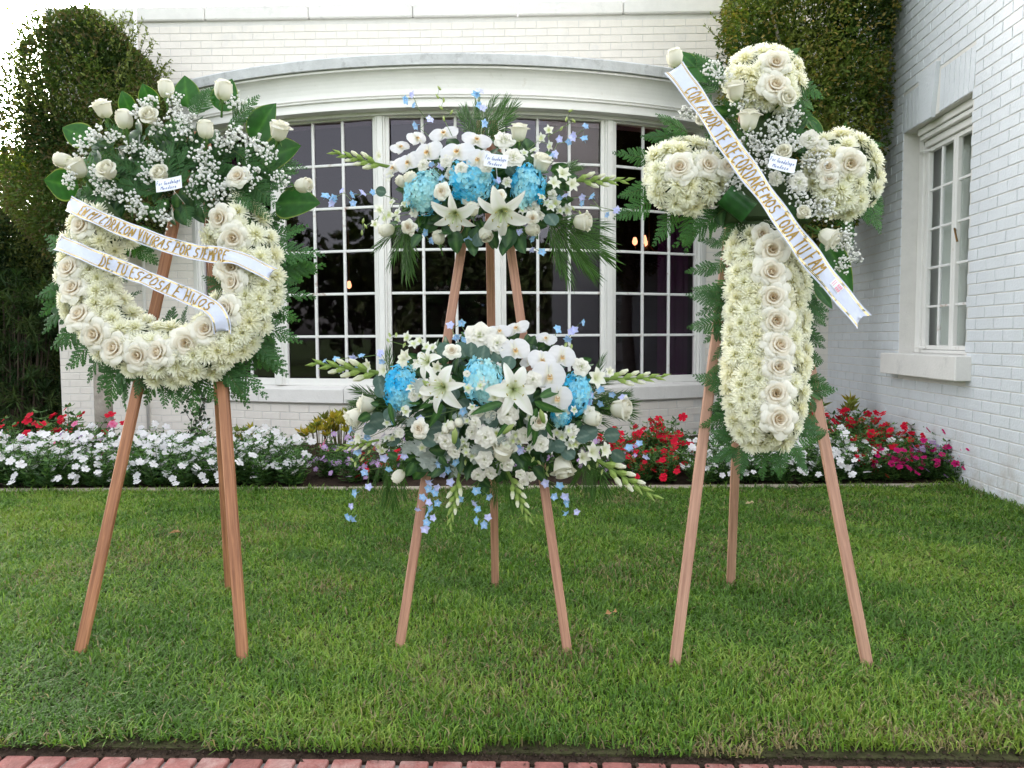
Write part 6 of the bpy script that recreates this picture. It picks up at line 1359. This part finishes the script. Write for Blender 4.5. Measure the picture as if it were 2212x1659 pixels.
for p0, p1 in (((560, 250), (330, 275)), ((600, 420), (370, 405)), ((600, 600), (345, 660)), ((600, 480), (360, 420)), ((620, 640), (440, 725)), ((610, 760), (500, 850)), ((620, 880), (475, 955)), ((620, 1140), (500, 1215)), ((640, 1280), (560, 1420)), ((720, 1380), (655, 1600)), ((820, 1400), (830, 1650)), ((950, 1420), (960, 1640)), ((1030, 1400), (1120, 1560)), ((1100, 520), (1300, 600)), ((1120, 500), (1250, 430)), ((1100, 700), (1250, 780)), ((1120, 820), (1240, 860)), ((1120, 960), (1300, 1050)), ((1120, 1120), (1240, 1200)), ((1100, 1280), (1220, 1310)), ((560, 100), (420, 60)), ((620, 1000), (520, 1100)), ((600, 200), (480, 300)), ((1100, 380), (1230, 330)), ((1110, 250), (1220, 210)), ((620, 540), (500, 560)), ((640, 60), (500, 130)), ((620, 320), (480, 500)), ((640, 700), (540, 640)), ((1110, 1050), (1200, 980)), ((660, 820), (560, 760)), ((1110, 620), (1190, 690)), ((640, 1200), (560, 1280)), ((760, 1400), (720, 1560)), ((980, 1400), (900, 1580))):
    X.run('fern_frond', FERN, c6(*p0), c6(*p1), -.01, -.02+j(.04), tw=.4, w=1.05)
for i in range(46):    # fern in the middle of the cross
    a = random.uniform(0, 6.3); q = math.sqrt(random.random()); x, y = 1648+q*95*math.cos(a), 345+q*125*math.sin(a); b_ = a+j(.8); l = random.uniform(40, 66)
    X.run('fern_frond', FERN, (x, y), (x+l*math.cos(b_), y+l*math.sin(b_)), .03+.03*(1-q), .05+j(.03), tw=.5)
for i in range(60):
    a = random.uniform(0, 6.3); q = math.sqrt(random.random()); x, y = 1645+q*120*math.cos(a), 350+q*135*math.sin(a); b_ = a+j(1.); l = random.uniform(24, 40)
    X.run('salal_leaf', SAL, (x, y), (x+l*math.cos(b_), y+l*math.sin(b_)), .02+.02*(1-q), .04+j(.02), tw=.6)
for i in range(64):    # fern down both sides of the upright
    s = random.choice((-1, 1)); y = random.uniform(430, 980); l = random.uniform(55, 100)
    if s > 0 and y < 560: continue
    X.run('fern_frond', FERN, (1657+s*58, y), (1657+s*(60+l*random.uniform(.6, 1)), y+l*random.uniform(-.4, .8)), -.01, -.02+j(.03), tw=.5)
for p, q, w_ in (((700, 420), (590, 170), 1.25), ((620, 300), (490, 165), 1.1), ((1540, 800), (1385, 600), .8), ((1450, 690), (1560, 790), .7)): X.run('broad_leaf', BRD, c5(*p), c5(*q), .02, .01, tw=.2, w=w_)
for p, q, w_ in (((1230, 60), (1440, 420), .7), ((1180, 380), (1300, 520), .8)): X.run('broad_leaf', BRD, c6(*p), c6(*q), .0, .01, tw=.2, w=w_)
# broad leaf rolled into a loop in front of the ribbon's left edge
b = MB(); ax0, ax1 = X.P(*c5(800, 1235), .11), X.P(*c5(1000, 1390), .11); ax = nrm(ax1-ax0); q1 = nrm(np.cross(ax, X.N)); rad = X.m(24); m = 22
Ls = X.m(76); mid_ = X.P(*c5(930, 1290), .10); nv = 7
V = []; Cc = []
for i in range(m):
    e = -2.3+5.2*i/(m-1)
    for k in range(nv):
        v = -1+2*k/(nv-1); V.append(mid_+ax*v*Ls*.42+(q1*math.sin(e)+X.N*math.cos(e))*rad*(1+.12*e/3)); Cc.append(np.array((.018, .075, .016))*(1.6 if k in (0, nv-1) else 1+.15*(k % 2)))
b.add(V, np.array([[i*nv+k, (i+1)*nv+k, (i+1)*nv+k+1, i*nv+k+1] for i in range(m-1) for k in range(nv-1)]), np.array(Cc)); b.build('rolled_leaf', MAT['gloss_leaf'], X.t, smooth=True)
for p in ((740, 330), (950, 585), (1080, 600), (1290, 645), (1240, 725), (1340, 690), (745, 890), (1200, 850), (1270, 905), (1100, 920), (900, 1140), (905, 1195), (1450, 1000), (1525, 985), (1330, 1205), (1470, 1335), (1560, 1330), (1690, 1520), (560, 640), (1130, 1010), (1080, 880), (1180, 760), (1320, 860), (1390, 1290), (1000, 820), (830, 380), (1310, 1090)):
    x, y = c5(*p); X.put('baby_breath', GYP, x, y, .10+j(.02), random.uniform(19, 26), ((x-1655)/320, (330-y)/360), jit=.15)
for p in ((1300, 100), (1375, 115), (1430, 185), (1350, 245), (1260, 60)): X.put('baby_breath', GYP, *c6(*p), .07, random.uniform(18, 24), (.4, 0))
card(X, *c5(1252, 1005), .19, 54, 30, 15, 'white handwritten card right of the ribbon on the flower cross')
rb, S = ribbon(X, 'long white satin ribbon with gold lettering hanging diagonally over the flower cross', [(1455, 143), (1483, 182), (1525, 240), (1570, 303), (1614, 367), (1661, 432), (1706, 494), (1752, 556), (1801, 619), (1868, 696)], (.13, .16, .18, .19, .195, .195, .185, .17, .15, .13), 43, [('CON AMOR TE RECORDAREMOS TODA TU FAM.', .105, .815)], notch=.025)
st = MB(); pk = MB()
def patch(b, s0, s1, t0, t1, lift):
    V = [S(s, t)[0]+S(s, t)[1]*lift for s, t in ((s0, t0), (s1, t0), (s1, t1), (s0, t1))]; b.add(V, np.array([[0, 1, 2, 3]]))
patch(st, .842, .882, .38, .80, .0012)
for i in range(3):
    for k in range(2): patch(pk, .862+.0062*i*1.0, .8665+.0062*i, .42+.18*k, .56+.18*k, .0042)
for k in range(2): patch(pk, .846+.006*k, .848+.006*k, .44, .74, .0042)
sk_ = st.build('sticker', MAT['paper'], rb); pk.build('sticker_print', MAT['pinkprint'], sk_)
print('objects', len(bpy.data.objects), 'tris', sum(len(m.polygons) for m in bpy.data.meshes))
